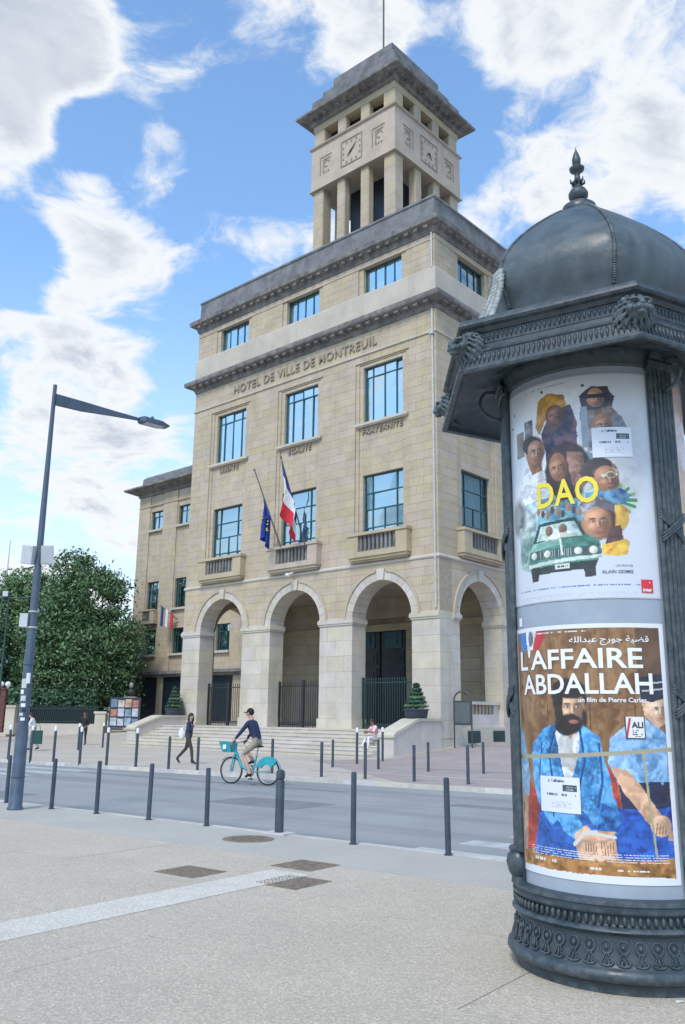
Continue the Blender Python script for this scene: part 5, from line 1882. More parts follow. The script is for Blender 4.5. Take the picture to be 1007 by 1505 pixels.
# ------------------------------------------------------------------ street lamps
LPAINT = mat('lamp_paint', (0.062, 0.092, 0.135), 0.45, var=0.15, vscale=4, dirt=0.25, dirtcol=(0.10, 0.13, 0.16))
PLAST = mat('pale_plastic', (0.50, 0.53, 0.56), 0.5, var=0.08)
lamp = thing('street_lamp', 'tall blue grey street lamp with tapered arm and stickers on the near kerb', 'street lamp', (-5.5, 15.37, 0))
b = MB(); b.lathe([(0, -.02), (.135, -.02), (.135, .02), (.128, .04), (.114, .06), (.104, 1.30), (.096, 1.36), (.092, 1.40), (.080, 2.6), (.076, 2.62), (.044, 6.4), (.036, 7.68), (0, 7.69)], 24)
b.build('pole', LPAINT, lamp, smooth=40)
b = MB(); b.lathe([(.112, .52), (.117, .525), (.117, .545), (.112, .55)], 24); b.build('collar', LPAINT, lamp, smooth=40)
AD = Vector((math.cos(R(42)), math.sin(R(42)), 0)); AP = Vector((-AD.y, AD.x, 0))
b = MB()
vs = []
for f, zt, zb, w in ((0, 7.50, 7.29, .04), (.3, 7.49, 7.30, .038), (.65, 7.47, 7.36, .03), (1.0, 7.46, 7.41, .02)):
    p = AD * (.03 + 1.80 * f)
    vs += [p + AP * w + Vector((0, 0, zt)), p - AP * w + Vector((0, 0, zt)), p - AP * w + Vector((0, 0, zb)), p + AP * w + Vector((0, 0, zb))]
fs = [(3, 2, 1, 0), (12, 13, 14, 15)]
for j in range(3):
    for i in range(4):
        fs.append((j * 4 + i, j * 4 + (i + 1) % 4, j * 4 + 4 + (i + 1) % 4, j * 4 + 4 + i))
b.add(vs, fs); b.build('arm', LPAINT, lamp)
b = MB()
vs = []
for f, zt, zb, w in ((0, 7.48, 7.39, .06), (.12, 7.51, 7.385, .13), (.75, 7.50, 7.39, .14), (1.0, 7.46, 7.41, .10)):
    p = AD * (1.80 + .66 * f)
    vs += [p + AP * w + Vector((0, 0, zt - .03)), p + AP * w * .6 + Vector((0, 0, zt)), p - AP * w * .6 + Vector((0, 0, zt)), p - AP * w + Vector((0, 0, zt - .03)), p - AP * w + Vector((0, 0, zb)), p + AP * w + Vector((0, 0, zb))]
fs = [tuple(range(5, -1, -1)), tuple(range(18, 24))]
for j in range(3):
    for i in range(6):
        fs.append((j * 6 + i, j * 6 + (i + 1) % 6, j * 6 + 6 + (i + 1) % 6, j * 6 + 6 + i))
b.add(vs, fs); hd = b.build('lamp_head', LPAINT, lamp, smooth=35)
b = MB(); p = AD * 2.1; b.lathe([(.03, 7.50), (.035, 7.55), (.02, 7.57), (0, 7.57)], 12, (p.x, p.y)); b.build('photocell', LPAINT, hd)
b = MB(); p = AD * 2.12
b.add([AD * 1.92 + AP * .1 + Vector((0, 0, 7.383)), AD * 2.35 + AP * .1 + Vector((0, 0, 7.388)), AD * 2.35 - AP * .1 + Vector((0, 0, 7.388)), AD * 1.92 - AP * .1 + Vector((0, 0, 7.383))], [(0, 1, 2, 3)])
b.build('lens', PLAST, hd)
# loudspeakers and boxes strapped to the pole
for dx, tl in ((-.16, .12), (.17, -.08)):
    b = MB(); b.box(-.11, .11, -.07, .07, -.17, .17); b.box(-.09, .09, -.075, -.07, -.15, .15)
    o = b.build('speaker_box', PLAST, lamp, loc=(dx + .0, -.06, 4.38)); o.rotation_euler = (R(8), tl, R(-15 if dx < 0 else 20))
b = MB(); b.box(-.25, .25, -.02, .02, 4.44, 4.47); b.box(-.25, .25, -.02, .02, 4.28, 4.31); b.build('speaker_bracket', LPAINT, lamp)
b = MB(); b.box(-.07, .07, -.06, .06, -.12, .12); o = b.build('junction_box', PLAST, lamp, loc=(-.13, -.05, 3.2))
for z in (3.34, 3.06): 
    b = MB(); b.lathe([(.083, z), (.089, z + .005), (.089, z + .03), (.083, z + .035)], 16); b.build('strap', ZINC, lamp, smooth=40)
for z in (2.05, 2.42):
    b = MB(); b.lathe([(.091, z), (.096, z + .005), (.096, z + .02), (.091, z + .025)], 16); b.build('strap', LPAINT, lamp, smooth=40)
STK = [(2.02, -100, 14, .16, PLAST), (2.10, -60, 10, .18, PAPERW), (1.92, -112, 9, .07, PAPERW), (1.80, -95, 14, .09, PLAST), (1.70, -88, 12, .06, PAPERW), (1.55, -100, 10, .05, PLAST), (1.47, -80, 11, .05, PAPERW), (1.62, -75, 9, .05, BLK)]
for z, a, da, h, mt in STK:
    rr = .0925
    b = MB(); b.lathe([(rr + .004, z), (rr + .004, z + h)], 4, (0, 0), R(a - da * 2), R(a + da * 2)); b.build('sticker', mt, lamp, recalc=False)

lamp2 = thing('street_lamp', 'slim green street lamp with a level arm in front of the left trees', 'street lamp', (-19.4, 50, .4))
b = MB(); b.lathe([(0, 0), (.12, 0), (.10, 1.2), (.07, 1.25), (.055, 8.0), (0, 8.05)], 14)
b.build('pole', IRON_G, lamp2, smooth=40)
b = MB(); b.path([(-1.2, 0, 7.72), (1.1, 0, 7.70)], .045, 8); b.path([(-.5, 0, 7.2), (0, 0, 7.0)], .03, 6); b.build('arm', IRON_G, lamp2, smooth=40)
b = MB(); b.box(.55, 1.2, -.16, .16, 7.66, 7.78); b.build('lamp_head', IRON_G, lamp2)
b = MB(); b.box(-.35, -.05, -.14, .14, 7.8, 8.1); b.build('camera_box', PLAST, lamp2)

# ------------------------------------------------------------------ covers in the pavement
RUST = mat('worn_cast_cover', (0.25, 0.205, 0.155), 0.7, metal=0.3, var=0.25, vscale=12, bump=0.3, bscale=90)
for (t0, t1, n0, n1, l) in ((-7.35, -6.77, 6.5, 7.0, 'rusty square cover left of the pale guide strip'), (-6.17, -5.60, 6.72, 7.29, 'rusty square cover right of the end of the guide strip'),
                            (-6.68, -6.12, 7.58, 8.12, 'rusty square cover beyond the end of the guide strip')):
    t = thing('drain_cover', l, 'cover', GW((t0 + t1) / 2, (n0 + n1) / 2, 0), G_RZ, 'square covers in the pavement')
    w, h = (t1 - t0) / 2, (n1 - n0) / 2
    b = MB(); b.box(-w, w, -h, h, -.02, .004); b.build('frame', RUST, t)
    rb = MB(); rb.box(-.022, .022, -.006, .006, .004, .009)
    rbm = rb.mesh('tread', RUST)
    for i in range(10):
        for j in range(10):
            o = link('tread', rbm, t, (-w + .045 + i * (2 * w - .09) / 9, -h + .04 + j * (2 * h - .08) / 9, 0), R(45 if (i + j) % 2 else -45))
mh = thing('manhole_cover', 'round weathered manhole cover near the thick bollard', 'manhole', (-1.2, 12.14, 0), G_RZ)
b = MB(); b.lathe([(0, .003), (.30, .003), (.305, .006), (.345, .006), (.35, -.01)], 48); b.build('cover', RUST, mh, smooth=30)
for i in range(-5, 6):
    for j in range(-5, 6):
        if i * i + j * j < 27:
            b = MB(); b.box(i * .052 - .016, i * .052 + .016, j * .052 - .016, j * .052 + .016, .003, .008)
            b.build('stud', RUST, mh)

# ------------------------------------------------------------------ flags on the middle balcony
FB, FW, FR, EU, EY = (mat('flag_blue', (0.02, 0.055, 0.20), .8), mat('flag_white', (0.72, 0.73, 0.76), .8), mat('flag_red', (0.62, 0.03, 0.05), .8),
                      mat('flag_european_blue', (0.012, 0.05, 0.30), .8), mat('flag_star_gold', (0.75, 0.55, 0.05), .8))
POLE = mat('flagpole_paint', (0.10, 0.09, 0.10), .4)


def flag_pole(name, label, base, tip, flag, parent_loc=B_O):
    t = thing(name, label, 'flag', B_O, B_RZ)
    p = MB(); a = Vector(TF(*base)); b_ = Vector(TF(*tip))
    p.path([a, b_], [.045, .028], 8); p.ell(b_, .06, nu=10, nv=6); o = p.build('flagpole', POLE, t, smooth=40)
    d = (b_ - a).normalized()
    # cloth: hoist along the upper pole, the fly falls into folds below it
    hoist, f0_, f1_, shr, off = (3.0, 2.7, 1.5, .12, .05) if flag == 'fr' else (1.3, 2.3, 1.7, .25, 1.4)
    nu_, nv_ = 22, 40
    vs, fs, ms = [], [], []
    top = b_ - d * off
    bot = top - d * hoist
    mid = top.lerp(bot, .35)
    for j in range(nv_ + 1):
        f = j / nv_
        for i in range(nu_ + 1):
            g_ = i / nu_
            ph = top - d * (hoist * g_)
            side = Vector((math.sin(g_ * 10 + f * 2.0) * .13 * min(1, f * 2), math.cos(g_ * 12 + f) * .16 * min(1, f * 2), 0))
            tgt = Vector((mid.x, mid.y, ph.z))
            vs.append(ph.lerp(tgt, f * shr) + Vector((.35 * math.sin(PI * min(1, g_ * 1.1)) * math.sin(PI * f) if flag == 'fr' else 0, 0, -f * (f0_ + (f1_ - f0_) * g_))) + side)
    for j in range(nv_):
        for i in range(nu_):
            k = nu_ + 1
            fs.append((j * k + i, j * k + i + 1, (j + 1) * k + i + 1, (j + 1) * k + i))
    bands = []
    if flag == 'fr':
        for nm, mt, f0, f1 in (('blue_band', FB, 0, .34), ('white_band', FW, .34, .68), ('red_band', FR, .68, 1.0)):
            q = MB()
            for j in range(nv_):
                if f0 <= j / nv_ < f1:
                    for i in range(nu_):
                        q.f.append(list(fs[j * nu_ + i])); q.r.append(.5); q.m.append(0)
            used = sorted({i for f_ in q.f for i in f_}); mp_ = {o_: n_ for n_, o_ in enumerate(used)}
            q.v = [tuple(vs[i]) for i in used]; q.f = [[mp_[i] for i in f_] for f_ in q.f]
            q.build(nm, mt, t, smooth='all', recalc=False)
    else:
        q = MB(); q.add(vs, fs); cl = q.build('cloth', EU, t, smooth='all', recalc=False)
        st_ = MB()
        for s_ in range(12):
            a_ = s_ * PI / 6
            jj, ii = int(nv_ * (.5 + .16 * math.sin(a_))), int(nu_ * (.5 + .3 * math.cos(a_)))
            c_ = vs[jj * (nu_ + 1) + ii]
            st_.ell(c_, .05, .05, .05, 6, 4)
        st_.build('stars', EY, cl)
    return t


flag_pole('tricolour_flag', 'blue white and red flag on a slanting pole over the middle balcony', (8.0, -.35, 9.9), (8.45, -1.9, 14.55), 'fr')
flag_pole('european_flag', 'dark blue flag with gold stars left of the tricolour flag', (9.75, -.35, 10.0), (10.6, -1.75, 14.3), 'eu')
t = thing('small_flag', 'small furled tricolour flag on the wing between two windows', 'flag', B_O, B_RZ)
b = MB(); b.path([TF(28.2, 7.25, 8.3), TF(29.0, 6.2, 9.3)], .03, 6); b.build('flagpole', POLE, t)
for k, (mt, nm) in enumerate(((FB, 'blue_band'), (FW, 'white_band'), (FR, 'red_band'))):
    b = MB(); x = 28.95 - k * .24
    b.prism(TF, [(x, 9.25 - k * .2), (x - .24, 9.05 - k * .2), (x - .22, 7.75 - k * .05), (x + .02, 7.8 - k * .05)], 6.3 + k * .25, 6.36 + k * .25); b.build(nm, mt, t)
# security camera under the middle balcony, pigeon on a rail
t = thing('security_camera', 'small white camera fixed under the middle balcony', 'camera', B_O, B_RZ)
b = MB(); b.path([TF(9.1, -.1, 8.85), TF(9.1, -.5, 8.7)], .05, 8); b.ell(TF(9.1, -.55, 8.66), .14, .14, .1, 12, 8); b.build('camera_body', WHITE, t, smooth=40)

# ------------------------------------------------------------------ clipped spiral evergreens
LEAFD = mat('dark_evergreen_leaf', (0.035, 0.085, 0.065), .6, var=.45, vscale=3.0, blockvar=.35)
LEAFL = mat('fresh_evergreen_leaf', (0.075, 0.15, 0.07), .6, var=.35, vscale=3.0, blockvar=.3)
TUB = mat('planter_paint', (0.03, 0.045, 0.065), .5)
BARK = mat('bark', (0.10, 0.075, 0.05), .95, var=.3, vscale=9, bump=.5, bscale=20)


def leaves(mb, pts, size, rnd, m_=0):
    for p in pts:
        n = Vector((rnd.gauss(0, 1), rnd.gauss(0, 1), rnd.gauss(0, 1) + .5)).normalized()
        a = n.cross(Vector((rnd.gauss(0, 1), rnd.gauss(0, 1), rnd.gauss(0, 1)))).normalized()
        b_ = n.cross(a)
        s_ = size * rnd.choice((.55, .8, 1.0, 1.25, 1.6)) * rnd.uniform(.85, 1.15)
        p = Vector(p)
        bend = n * s_ * .25
        mb.add([p - a * s_, p + b_ * s_ * .45 + bend * .5, p + a * s_, p - b_ * s_ * .45 + bend * .5], [(0, 1, 2, 3)], rnd.random(), m_)


def topiary(loc, h, label):
    t = thing('clipped_evergreen', label, 'shrub', loc, 0, 'tiered evergreens on the stair walls')
    b = MB(); b.lathe([(0, 0), (.42, 0), (.46, .04), (.50, .30), (.54, .33), (.54, .38), (.47, .39), (.45, .34), (0, .34)], 24); b.build('planter', TUB, t, smooth=40)
    b = MB(); b.path([(0, 0, .3), (0.01, 0, h - .1)], [.05, .02], 8); b.build('trunk', BARK, t)
    rnd = random.Random(h)
    tiers = 6
    for k in range(tiers):
        f = k / (tiers - 1)
        z = .50 + (h - .62) * f
        r_ = .54 * (1 - f) + .14 * f
        b = MB()
        pts = []
        for i in range(520):
            a = rnd.uniform(0, 2 * PI); q = r_ * math.sqrt(rnd.uniform(0.05, 1)); e = (1 - (q / r_) ** 2) ** .5
            pts.append((q * math.cos(a), q * math.sin(a), z + rnd.uniform(-1, 1) * (.085 * e + .035)))
        leaves(b, pts, .035, rnd)
        b.lathe([(0, z - .07), (r_ * .8, z - .04), (r_ * .9, z), (r_ * .75, z + .06), (0, z + .09)], 16)
        b.build('foliage_tier', LEAFD if k % 2 else LEAFL, t, recalc=False)
    return t


topiary(BW(.32, -1.35, 1.571), 1.48, 'tiered clipped evergreen in a dark tub on the right stair wall')
topiary(BW(17.8, -.6, 1.571), 1.58, 'tiered clipped evergreen in a dark tub on the left stair wall')

# ------------------------------------------------------------------ small sign stand at the corner
sg = thing('sign_stand', 'dark grey arched sign panel on legs by the right corner of the hall', 'sign', BW(-.75, .55, gz(*BW(-.75, .55)[:2])), B_RZ + R(12))
SIGNM = mat('dark_sign_paint', (0.045, 0.055, 0.06), .5)
b = MB()
TSn = lambda a, d, z: (a, d, z)
b.tbox(TSn, -.42, .42, -.05, .05, .95, 1.98); b.build('panel', SIGNM, sg)
b = MB()
b.path([(-.40, 0, 0), (-.40, 0, 2.0)] + [(-.40 * math.cos(PI * q / 10), 0, 2.0 + .38 * math.sin(PI * q / 10)) for q in range(1, 10)] + [(.40, 0, 2.0), (.40, 0, 0)], .035, 8)
b.build('hoop_frame', SIGNM, sg, smooth=40)
b = MB(); b.tbox(TSn, -.34, .34, -.058, -.05, 1.05, 1.9); b.build('panel_face', mat('faded_sign_face', (0.10, 0.115, 0.12), .4), sg)

# ------------------------------------------------------------------ fence, pillars and notice board at the left
FENCE = mat('dark_green_fence', (0.012, 0.032, 0.030), .6)
fx0, fx1, fy = -34.0, -15.8, 57.6
fz = .50
fen = thing('fence', 'dark green bar fence on a low stone wall below the trees', 'fence', (0, 0, 0))
b = MB(); b.box(fx0, fx1, fy - .15, fy + .15, .1, fz + .45); b.build('low_wall', STONE_L, fen)
b = MB(); b.box(fx0, fx1, fy - .03, fy + .03, fz + .55, fz + .62); b.box(fx0, fx1, fy - .03, fy + .03, fz + 1.35, fz + 1.42); b.build('rail', FENCE, fen)
b = MB(); b.box(-.025, .025, -.02, .02, fz + .45, fz + 1.6); bmm = b.mesh('fence_bar', FENCE)
for i in range(140): link('bar', bmm, fen, (fx0 + .1 + i * .13, fy, 0))
b = MB(); b.box(fx0, fx1, fy + .06, fy + .09, fz + .45, fz + 1.5); b.build('backing_sheet', FENCE, fen)
for x, y, h, l in ((-15.45, 57.2, 1.30, 'squat beige stone pillar at the right end of the dark fence'), (-21.3, 57.2, 1.62, 'pale stone pillar in the dark fence near the left edge')):
    t = thing('gate_pillar', l, 'pillar', (x, y, .45))
    b = MB(); b.box(-.34, .34, -.3, .3, -.2, h - .14); b.build('shaft', STONE_L, t)
    b = MB(); b.box(-.40, .40, -.36, .36, h - .14, h); b.build('cap', STONE_L, t)
nb_ = thing('notice_board', 'dark blue notice board covered in posters left of the steps', 'notice board', (-13.9, 57.0, .55))
b = MB(); b.box(-1.0, 1.0, -.06, .06, .2, 2.1); b.build('panel', mat('board_paint', (0.02, 0.035, 0.06), .5), nb_)
b = MB(); b.box(-.95, -.85, -.05, .05, -.2, .2); b.box(.85, .95, -.05, .05, -.2, .2); b.build('leg', FENCE, nb_)
BC = [(.46, .50, .55), (.30, .38, .46), (.55, .50, .45), (.40, .16, .12), (.22, .30, .40), (.50, .52, .55), (.16, .22, .30), (.52, .34, .22), (.44, .48, .52)]
k = 0
for i in range(4):
    for j in range(3):
        c_ = BC[(i * 5 + j * 3) % len(BC)]
        b = MB(); b.box(-.90 + i * .46, -.90 + i * .46 + .40, -.075, -.06, .32 + j * .58, .32 + j * .58 + .50 - .06 * ((i + j) % 2))
        b.build('sheet', mat('sheet_%d' % k, c_, .6, var=.35, vscale=3), nb_); k += 1
bst = thing('bust_statue', 'pale headed dark bust on a tall plinth behind the notice board', 'statue', (-14.3, 60, .55))
b = MB(); b.box(-.32, .32, -.32, .32, -.1, 2.1); b.box(-.4, .4, -.4, .4, 2.1, 2.2); b.build('plinth', STONE_L, bst)
b = MB(); b.ell((0, 0, 2.45), .36, .24, .30, 14, 10); b.path([(0, 0, 2.6), (0, -.02, 2.82)], [.14, .11], 10); b.build('shoulders', IRON, bst, smooth='all')
b = MB(); b.ell((0, -.03, 2.97), .15, .17, .20, 14, 10); b.ell((0, -.2, 2.95), .03, .05, .05, 8, 6); b.build('head', ZINC, bst, smooth='all')
gl = thing('globe_lantern', 'red lantern post with two white globes at the far left edge', 'lamp', (-20.1, 52.5, .45))
b = MB(); b.box(-.15, .15, -.15, .15, 0, 2.5); b.box(-.2, .2, -.2, .2, 2.5, 2.6); b.build('post', mat('red_brick_post', (.13, .05, .045), .8, var=.3), gl)
for sx in (-.2, .2):
    b = MB(); b.ell((sx, 0, 2.8), .17, nu=14, nv=10); b.path([(sx, 0, 2.55), (sx, 0, 2.68)], .05, 8); b.build('globe', WHITE, gl, smooth=40)

# litter by the column
lt = MB(); lt.add([(0, 0, .003), (.05, .01, .006), (.055, .04, .004), (.004, .03, .008)], [(0, 1, 2, 3)]); lt.add([(.07, .02, .003), (.085, .02, .004), (.085, .03, .004), (.07, .03, .003)], [(0, 1, 2, 3)])
tag(lt.build('paper_scrap', PAPERW, loc=(1.98, 5.52, 0)), 'white paper scrap on the pavement in front of the column', 'litter')

# ------------------------------------------------------------------ trees
def tree(loc, h, lobes, n_leaf, size, label, mt, seed, trunk_h=2.0, tr=.28):
    t = thing('tree', label, 'tree', loc, 0, 'trees left of the town hall')
    rnd = random.Random(seed)
    b = MB()
    b.path([(0, 0, -.1), (.1, .05, trunk_h * .5), (0, .1, trunk_h), (.15, 0, h * .55), (0, 0, h * .85)], [tr * 1.3, tr, tr * .85, tr * .5, .04], 10)
    for (c_, rx, ry, rz) in lobes:
        b.path([(0, 0.05, trunk_h * .8), (c_[0] * .5, c_[1] * .5, (trunk_h + c_[2]) * .5), (c_[0] * .9, c_[1] * .9, c_[2])], [tr * .5, tr * .3, .03], 6)
    b.build('trunk', BARK, t, smooth=60)
    cr = MB()
    tot = sum(l[1] * l[2] * l[3] for l in lobes)
    for (c_, rx, ry, rz) in lobes:
        n = int(n_leaf * rx * ry * rz / tot)
        # clumps: leaves gather round twig ends near the surface of each lobe
        ncl = max(10, n // 64)
        for _ in range(ncl):
            v = Vector((rnd.gauss(0, 1), rnd.gauss(0, 1), rnd.gauss(0, 1))).normalized()
            q = rnd.uniform(.35, 1.0) ** .45 * rnd.choice((1, 1, 1, 1.12))
            cc = Vector((c_[0] + v.x * rx * q, c_[1] + v.y * ry * q, c_[2] + v.z * rz * q))
            if cc.z < .5: cc.z = .5 + rnd.random() * .4
            cs_ = rnd.uniform(.28, .62)
            leaves(cr, [cc + Vector((rnd.gauss(0, cs_), rnd.gauss(0, cs_), rnd.gauss(0, cs_ * .42))) for _k in range(64)], size, rnd)
    cr.build('crown', mt, t, recalc=False)
    return t


LEAFA = mat('magnolia_leaf', (0.095, 0.175, 0.075), .45, var=.4, vscale=.9, blockvar=.35)
LEAFB = mat('lime_leaf', (0.15, 0.25, 0.10), .55, var=.35, vscale=.9, blockvar=.3)
LEAFC = mat('blue_green_leaf', (0.08, 0.165, 0.095), .55, var=.35, vscale=.9, blockvar=.3)
rnd0 = random.Random(11)
tree((-18.3, 61.5, .45), 12.6, [((0, 0, 4), 3.6, 3.2, 3.2), ((1.4, -.6, 6.2), 2.6, 2.4, 2.3), ((-1.6, -.3, 6.8), 2.6, 2.4, 2.6), ((.3, 0, 9.2), 2.2, 2.2, 2.4), ((-1.2, .4, 11.0), 1.6, 1.6, 1.7), ((2.3, -.2, 3.4), 1.6, 1.6, 1.7),
      ((-2.6, .2, 3.0), 1.8, 1.8, 2.0), ((1.5, 0, 10.1), 1.2, 1.2, 1.1), ((3.0, -.4, 6.1), 1.1, 1.1, .9)], 72000, .115, 'large dark dense tree beside the stone wing', LEAFA, 1, 1.5)
tree((-24.6, 66, .5), 12.0, [((0, 0, 5), 3.4, 3.2, 3.6), ((1.6, -.4, 8.2), 2.4, 2.2, 2.4), ((-1.8, 0, 8.0), 2.5, 2.3, 2.5), ((.4, 0, 10.4), 1.9, 1.9, 1.8)], 42000, .125, 'lighter green leafy tree behind the tall lamp post', LEAFB, 2, 2.0)
tree((-28.0, 60, .5), 10.5, [((0, 0, 4.6), 3.2, 3.0, 3.4), ((1.2, 0, 7.8), 2.4, 2.2, 2.2), ((2.6, -.4, 4.2), 2.0, 1.8, 2.2), ((-1.6, .2, 8.2), 2.0, 2.0, 2.0)], 36000, .12, 'blue green tree at the far left edge of the square', LEAFC, 3, 2.0)
tree((-21.2, 63.0, .5), 7.5, [((0, 0, 3.2), 2.6, 2.2, 2.6), ((.8, -.4, 5.2), 1.8, 1.6, 1.8), ((-1.4, -.6, 2.0), 1.6, 1.4, 1.5)], 24000, .11, 'smaller dark tree below the big one behind the fence', LEAFC, 4, 1.2, .18)
tree((-36.0, 74, .5), 12.5, [((0, 0, 5), 4.2, 3.6, 4.0), ((2.2, 0, 8.6), 3.0, 2.6, 2.6), ((-1.8, 0, 9.2), 3.0, 2.8, 2.8)], 20000, .2, 'distant light green tree left of the lamp', LEAFB, 5, 2.0)
hd_ = MB(); rn = random.Random(9)
pts = [(rn.uniform(-33, -16.2), 58.4 + rn.uniform(-.35, .9), .6 + rn.uniform(0, 2.6) ) for _ in range(9000)]
leaves(hd_, pts, .13, rn)
tag(hd_.build('hedge', LEAFC, recalc=False), 'dark clipped hedge standing along the fence', 'hedge')
mast = thing('radio_mast', 'thin grey mast rising behind the left trees', 'mast', (-47.2, 120, .5))
b = MB(); b.path([(0, 0, -.1), (0, 0, 25)], [.22, .06], 8); b.build('pole', ZINC, mast)
b = MB(); b.box(-.5, .5, -.05, .05, 19.0, 19.12); b.build('crossbar', ZINC, mast)

# ------------------------------------------------------------------ people
SKIN_L = mat('light_skin', (0.52, 0.32, 0.23), .6)
SKIN_D = mat('brown_skin', (0.26, 0.14, 0.09), .6)
HAIRD = mat('dark_hair', (0.025, 0.017, 0.015), .6)
NAVYC = mat('navy_cloth', (0.020, 0.030, 0.075), .85)
KHAKI = mat('khaki_cloth', (0.33, 0.29, 0.22), .9)
BROWNC = mat('dark_brown_cloth', (0.055, 0.045, 0.045), .9)
SHOE = mat('dark_shoe', (0.025, 0.024, 0.026), .6)
SHOEW = mat('pale_shoe', (0.55, 0.55, 0.55), .6)
WCLOTH = mat('white_cloth', (0.70, 0.70, 0.72), .85)
PINKC = mat('pink_patterned_cloth', (0.62, 0.22, 0.28), .85, var=.2, vscale=14, base2=(0.75, 0.70, 0.72))
GREYC = mat('grey_cloth', (0.33, 0.34, 0.36), .9)
GREENC = mat('green_cloth', (0.02, 0.075, 0.065), .9)
BLACKC = mat('black_cloth', (0.018, 0.019, 0.024), .9)


def person(label, loc, rz, J, top, legs, skin, shoe, hair, sleeves='long', short_legs=False, scale=1.0, hair_long=False, cap=None, group=None):
    """J: joint name -> point (x forward, y left, z up). One skinned body; hair and cap are children."""
    t = thing('person', label, 'person', loc, rz, group)
    t.scale = (scale,) * 3
    V, E, RD, MI = [], [], [], []
    mats = [top, legs, skin, shoe]

    def vert(p, r):
        V.append(Vector(p)); RD.append(r); return len(V) - 1

    def edge(a, b, m):
        E.append((a, b)); MI.append(m)
    pel = vert(J['pelvis'], .125)
    sp = vert(Vector(J['pelvis']).lerp(Vector(J['chest']), .5), .125)
    ch = vert(J['chest'], .145)
    nb = vert(Vector(J['chest']).lerp(Vector(J['neck']), .75), .075)
    nk = vert(J['neck'], .052)
    jaw = vert(Vector(J['neck']).lerp(Vector(J['head']), .55) + Vector(J.get('face', (1, 0, 0))) * .015, .066)
    hd = vert(J['head'], .090)
    hu = vert(Vector(J['head']) + (Vector(J['head']) - Vector(J['neck'])).normalized() * .075, .072)
    edge(pel, sp, 0); edge(sp, ch, 0); edge(ch, nb, 0); edge(nb, nk, 2); edge(nk, jaw, 2); edge(jaw, hd, 2); edge(hd, hu, 2)
    for s in ('l', 'r'):
        sh = vert(J['sho_' + s], .072); el = vert(J['elb_' + s], .047); wr = vert(J['wri_' + s], .030)
        ms = vert(Vector(J['sho_' + s]).lerp(Vector(J['elb_' + s]), .45), .056)
        mf = vert(Vector(J['elb_' + s]).lerp(Vector(J['wri_' + s]), .35), .044)
        edge(ch, sh, 0); edge(sh, ms, 0); edge(ms, el, 0)
        lm = 0 if sleeves == 'long' else 2
        edge(el, mf, lm); edge(mf, wr, lm)
        d = (Vector(J['wri_' + s]) - Vector(J['elb_' + s])).normalized()
        d = (d + Vector(J.get('hand_' + s, d)) * .8).normalized()
        pm = vert(Vector(J['wri_' + s]) + d * .075, .034)
        edge(wr, pm, 2)
        side = d.cross(Vector((0, 0, 1)))
        side = side.normalized() if side.length > .1 else Vector((0, 1, 0))
        curl = d.cross(side) * (-1 if d.cross(side).z > 0 else 1)
        for k, (o_, ln) in enumerate(((-.027, .06), (-.009, .072), (.009, .07), (.027, .055))):
            k1 = vert(V[pm] + d * .045 + side * o_, .0095)
            k2 = vert(V[k1] + d * ln * .55 + curl * .012, .0085)
            k3 = vert(V[k2] + d * ln * .3 + curl * .028, .007)
            edge(pm, k1, 2); edge(k1, k2, 2); edge(k2, k3, 2)
        th = vert(V[wr] + d * .045 - side * .042, .011); th2 = vert(V[th] + d * .04 - side * .012 + curl * .012, .009)
        edge(pm, th, 2); edge(th, th2, 2)
        hp = vert(J['hip_' + s], .098); kn_ = vert(J['kne_' + s], .058); an = vert(J['ank_' + s], .040)
        mt_ = vert(Vector(J['hip_' + s]).lerp(Vector(J['kne_' + s]), .5), .080)
        cf = vert(Vector(J['kne_' + s]).lerp(Vector(J['ank_' + s]), .32), .057)
        edge(pel, hp, 1); edge(hp, mt_, 1); edge(mt_, kn_, 1)
        ml = 2 if short_legs else 1
        edge(kn_, cf, ml); edge(cf, an, ml)
        td = Vector(J.get('toe_' + s, (1, 0, -.1))).normalized()
        he = vert(V[an] - td * .03 + Vector((0, 0, -.05)), .036)
        to = vert(V[an] + td * .15 + Vector((0, 0, -.055)), .032)
        edge(an, he, 3); edge(an, to, 3)
    me = bpy.data.meshes.new('body'); me.from_pydata([tuple(v) for v in V], E, [])
    o = bpy.data.objects.new('body_tmp', me); col.objects.link(o)
    md = o.modifiers.new('skin', 'SKIN'); md.use_smooth_shade = True
    sub = o.modifiers.new('sub', 'SUBSURF'); sub.levels = 2; sub.render_levels = 2
    sk = me.skin_vertices[0].data
    for i, r_ in enumerate(RD):
        sk[i].radius = (r_, r_ * (1.25 if i in (sp, ch) else 1.0)) if False else (r_, r_)
        sk[i].use_root = (i == pel)
    dg = bpy.context.evaluated_depsgraph_get()
    bme = bpy.data.meshes.new_from_object(o.evaluated_get(dg))
    bpy.data.objects.remove(o, do_unlink=True)
    bme.materials.clear()
    for m_ in mats: bme.materials.append(m_)
    seg = [(V[a], V[b], m_) for (a, b), m_ in zip(E, MI)]
    A = np.array([s[0] for s in seg]); Bv = np.array([s[1] for s in seg]); Ms = np.array([s[2] for s in seg])
    D = Bv - A; DD = (D * D).sum(1)
    idx = []
    for p in bme.polygons:
        c_ = np.array(p.center)
        tt = np.clip(((c_ - A) * D).sum(1) / DD, 0, 1)
        dist = np.linalg.norm(A + D * tt[:, None] - c_, axis=1)
        m_ = int(Ms[dist.argmin()])
        idx.append(m_)
    bme.polygons.foreach_set('material_index', idx)
    bme.polygons.foreach_set('use_smooth', [True] * len(bme.polygons))
    link('body', bme, t)
    # head details
    f = Vector(J.get('face', (1, 0, 0))).normalized()
    H = Vector(J['head'])
    sd = Vector((-f.y, f.x, 0)).normalized()
    up = f.cross(sd)
    up = -up if up.z < 0 else up
    hr = MB()
    rot = Matrix((f, sd, up)).transposed()
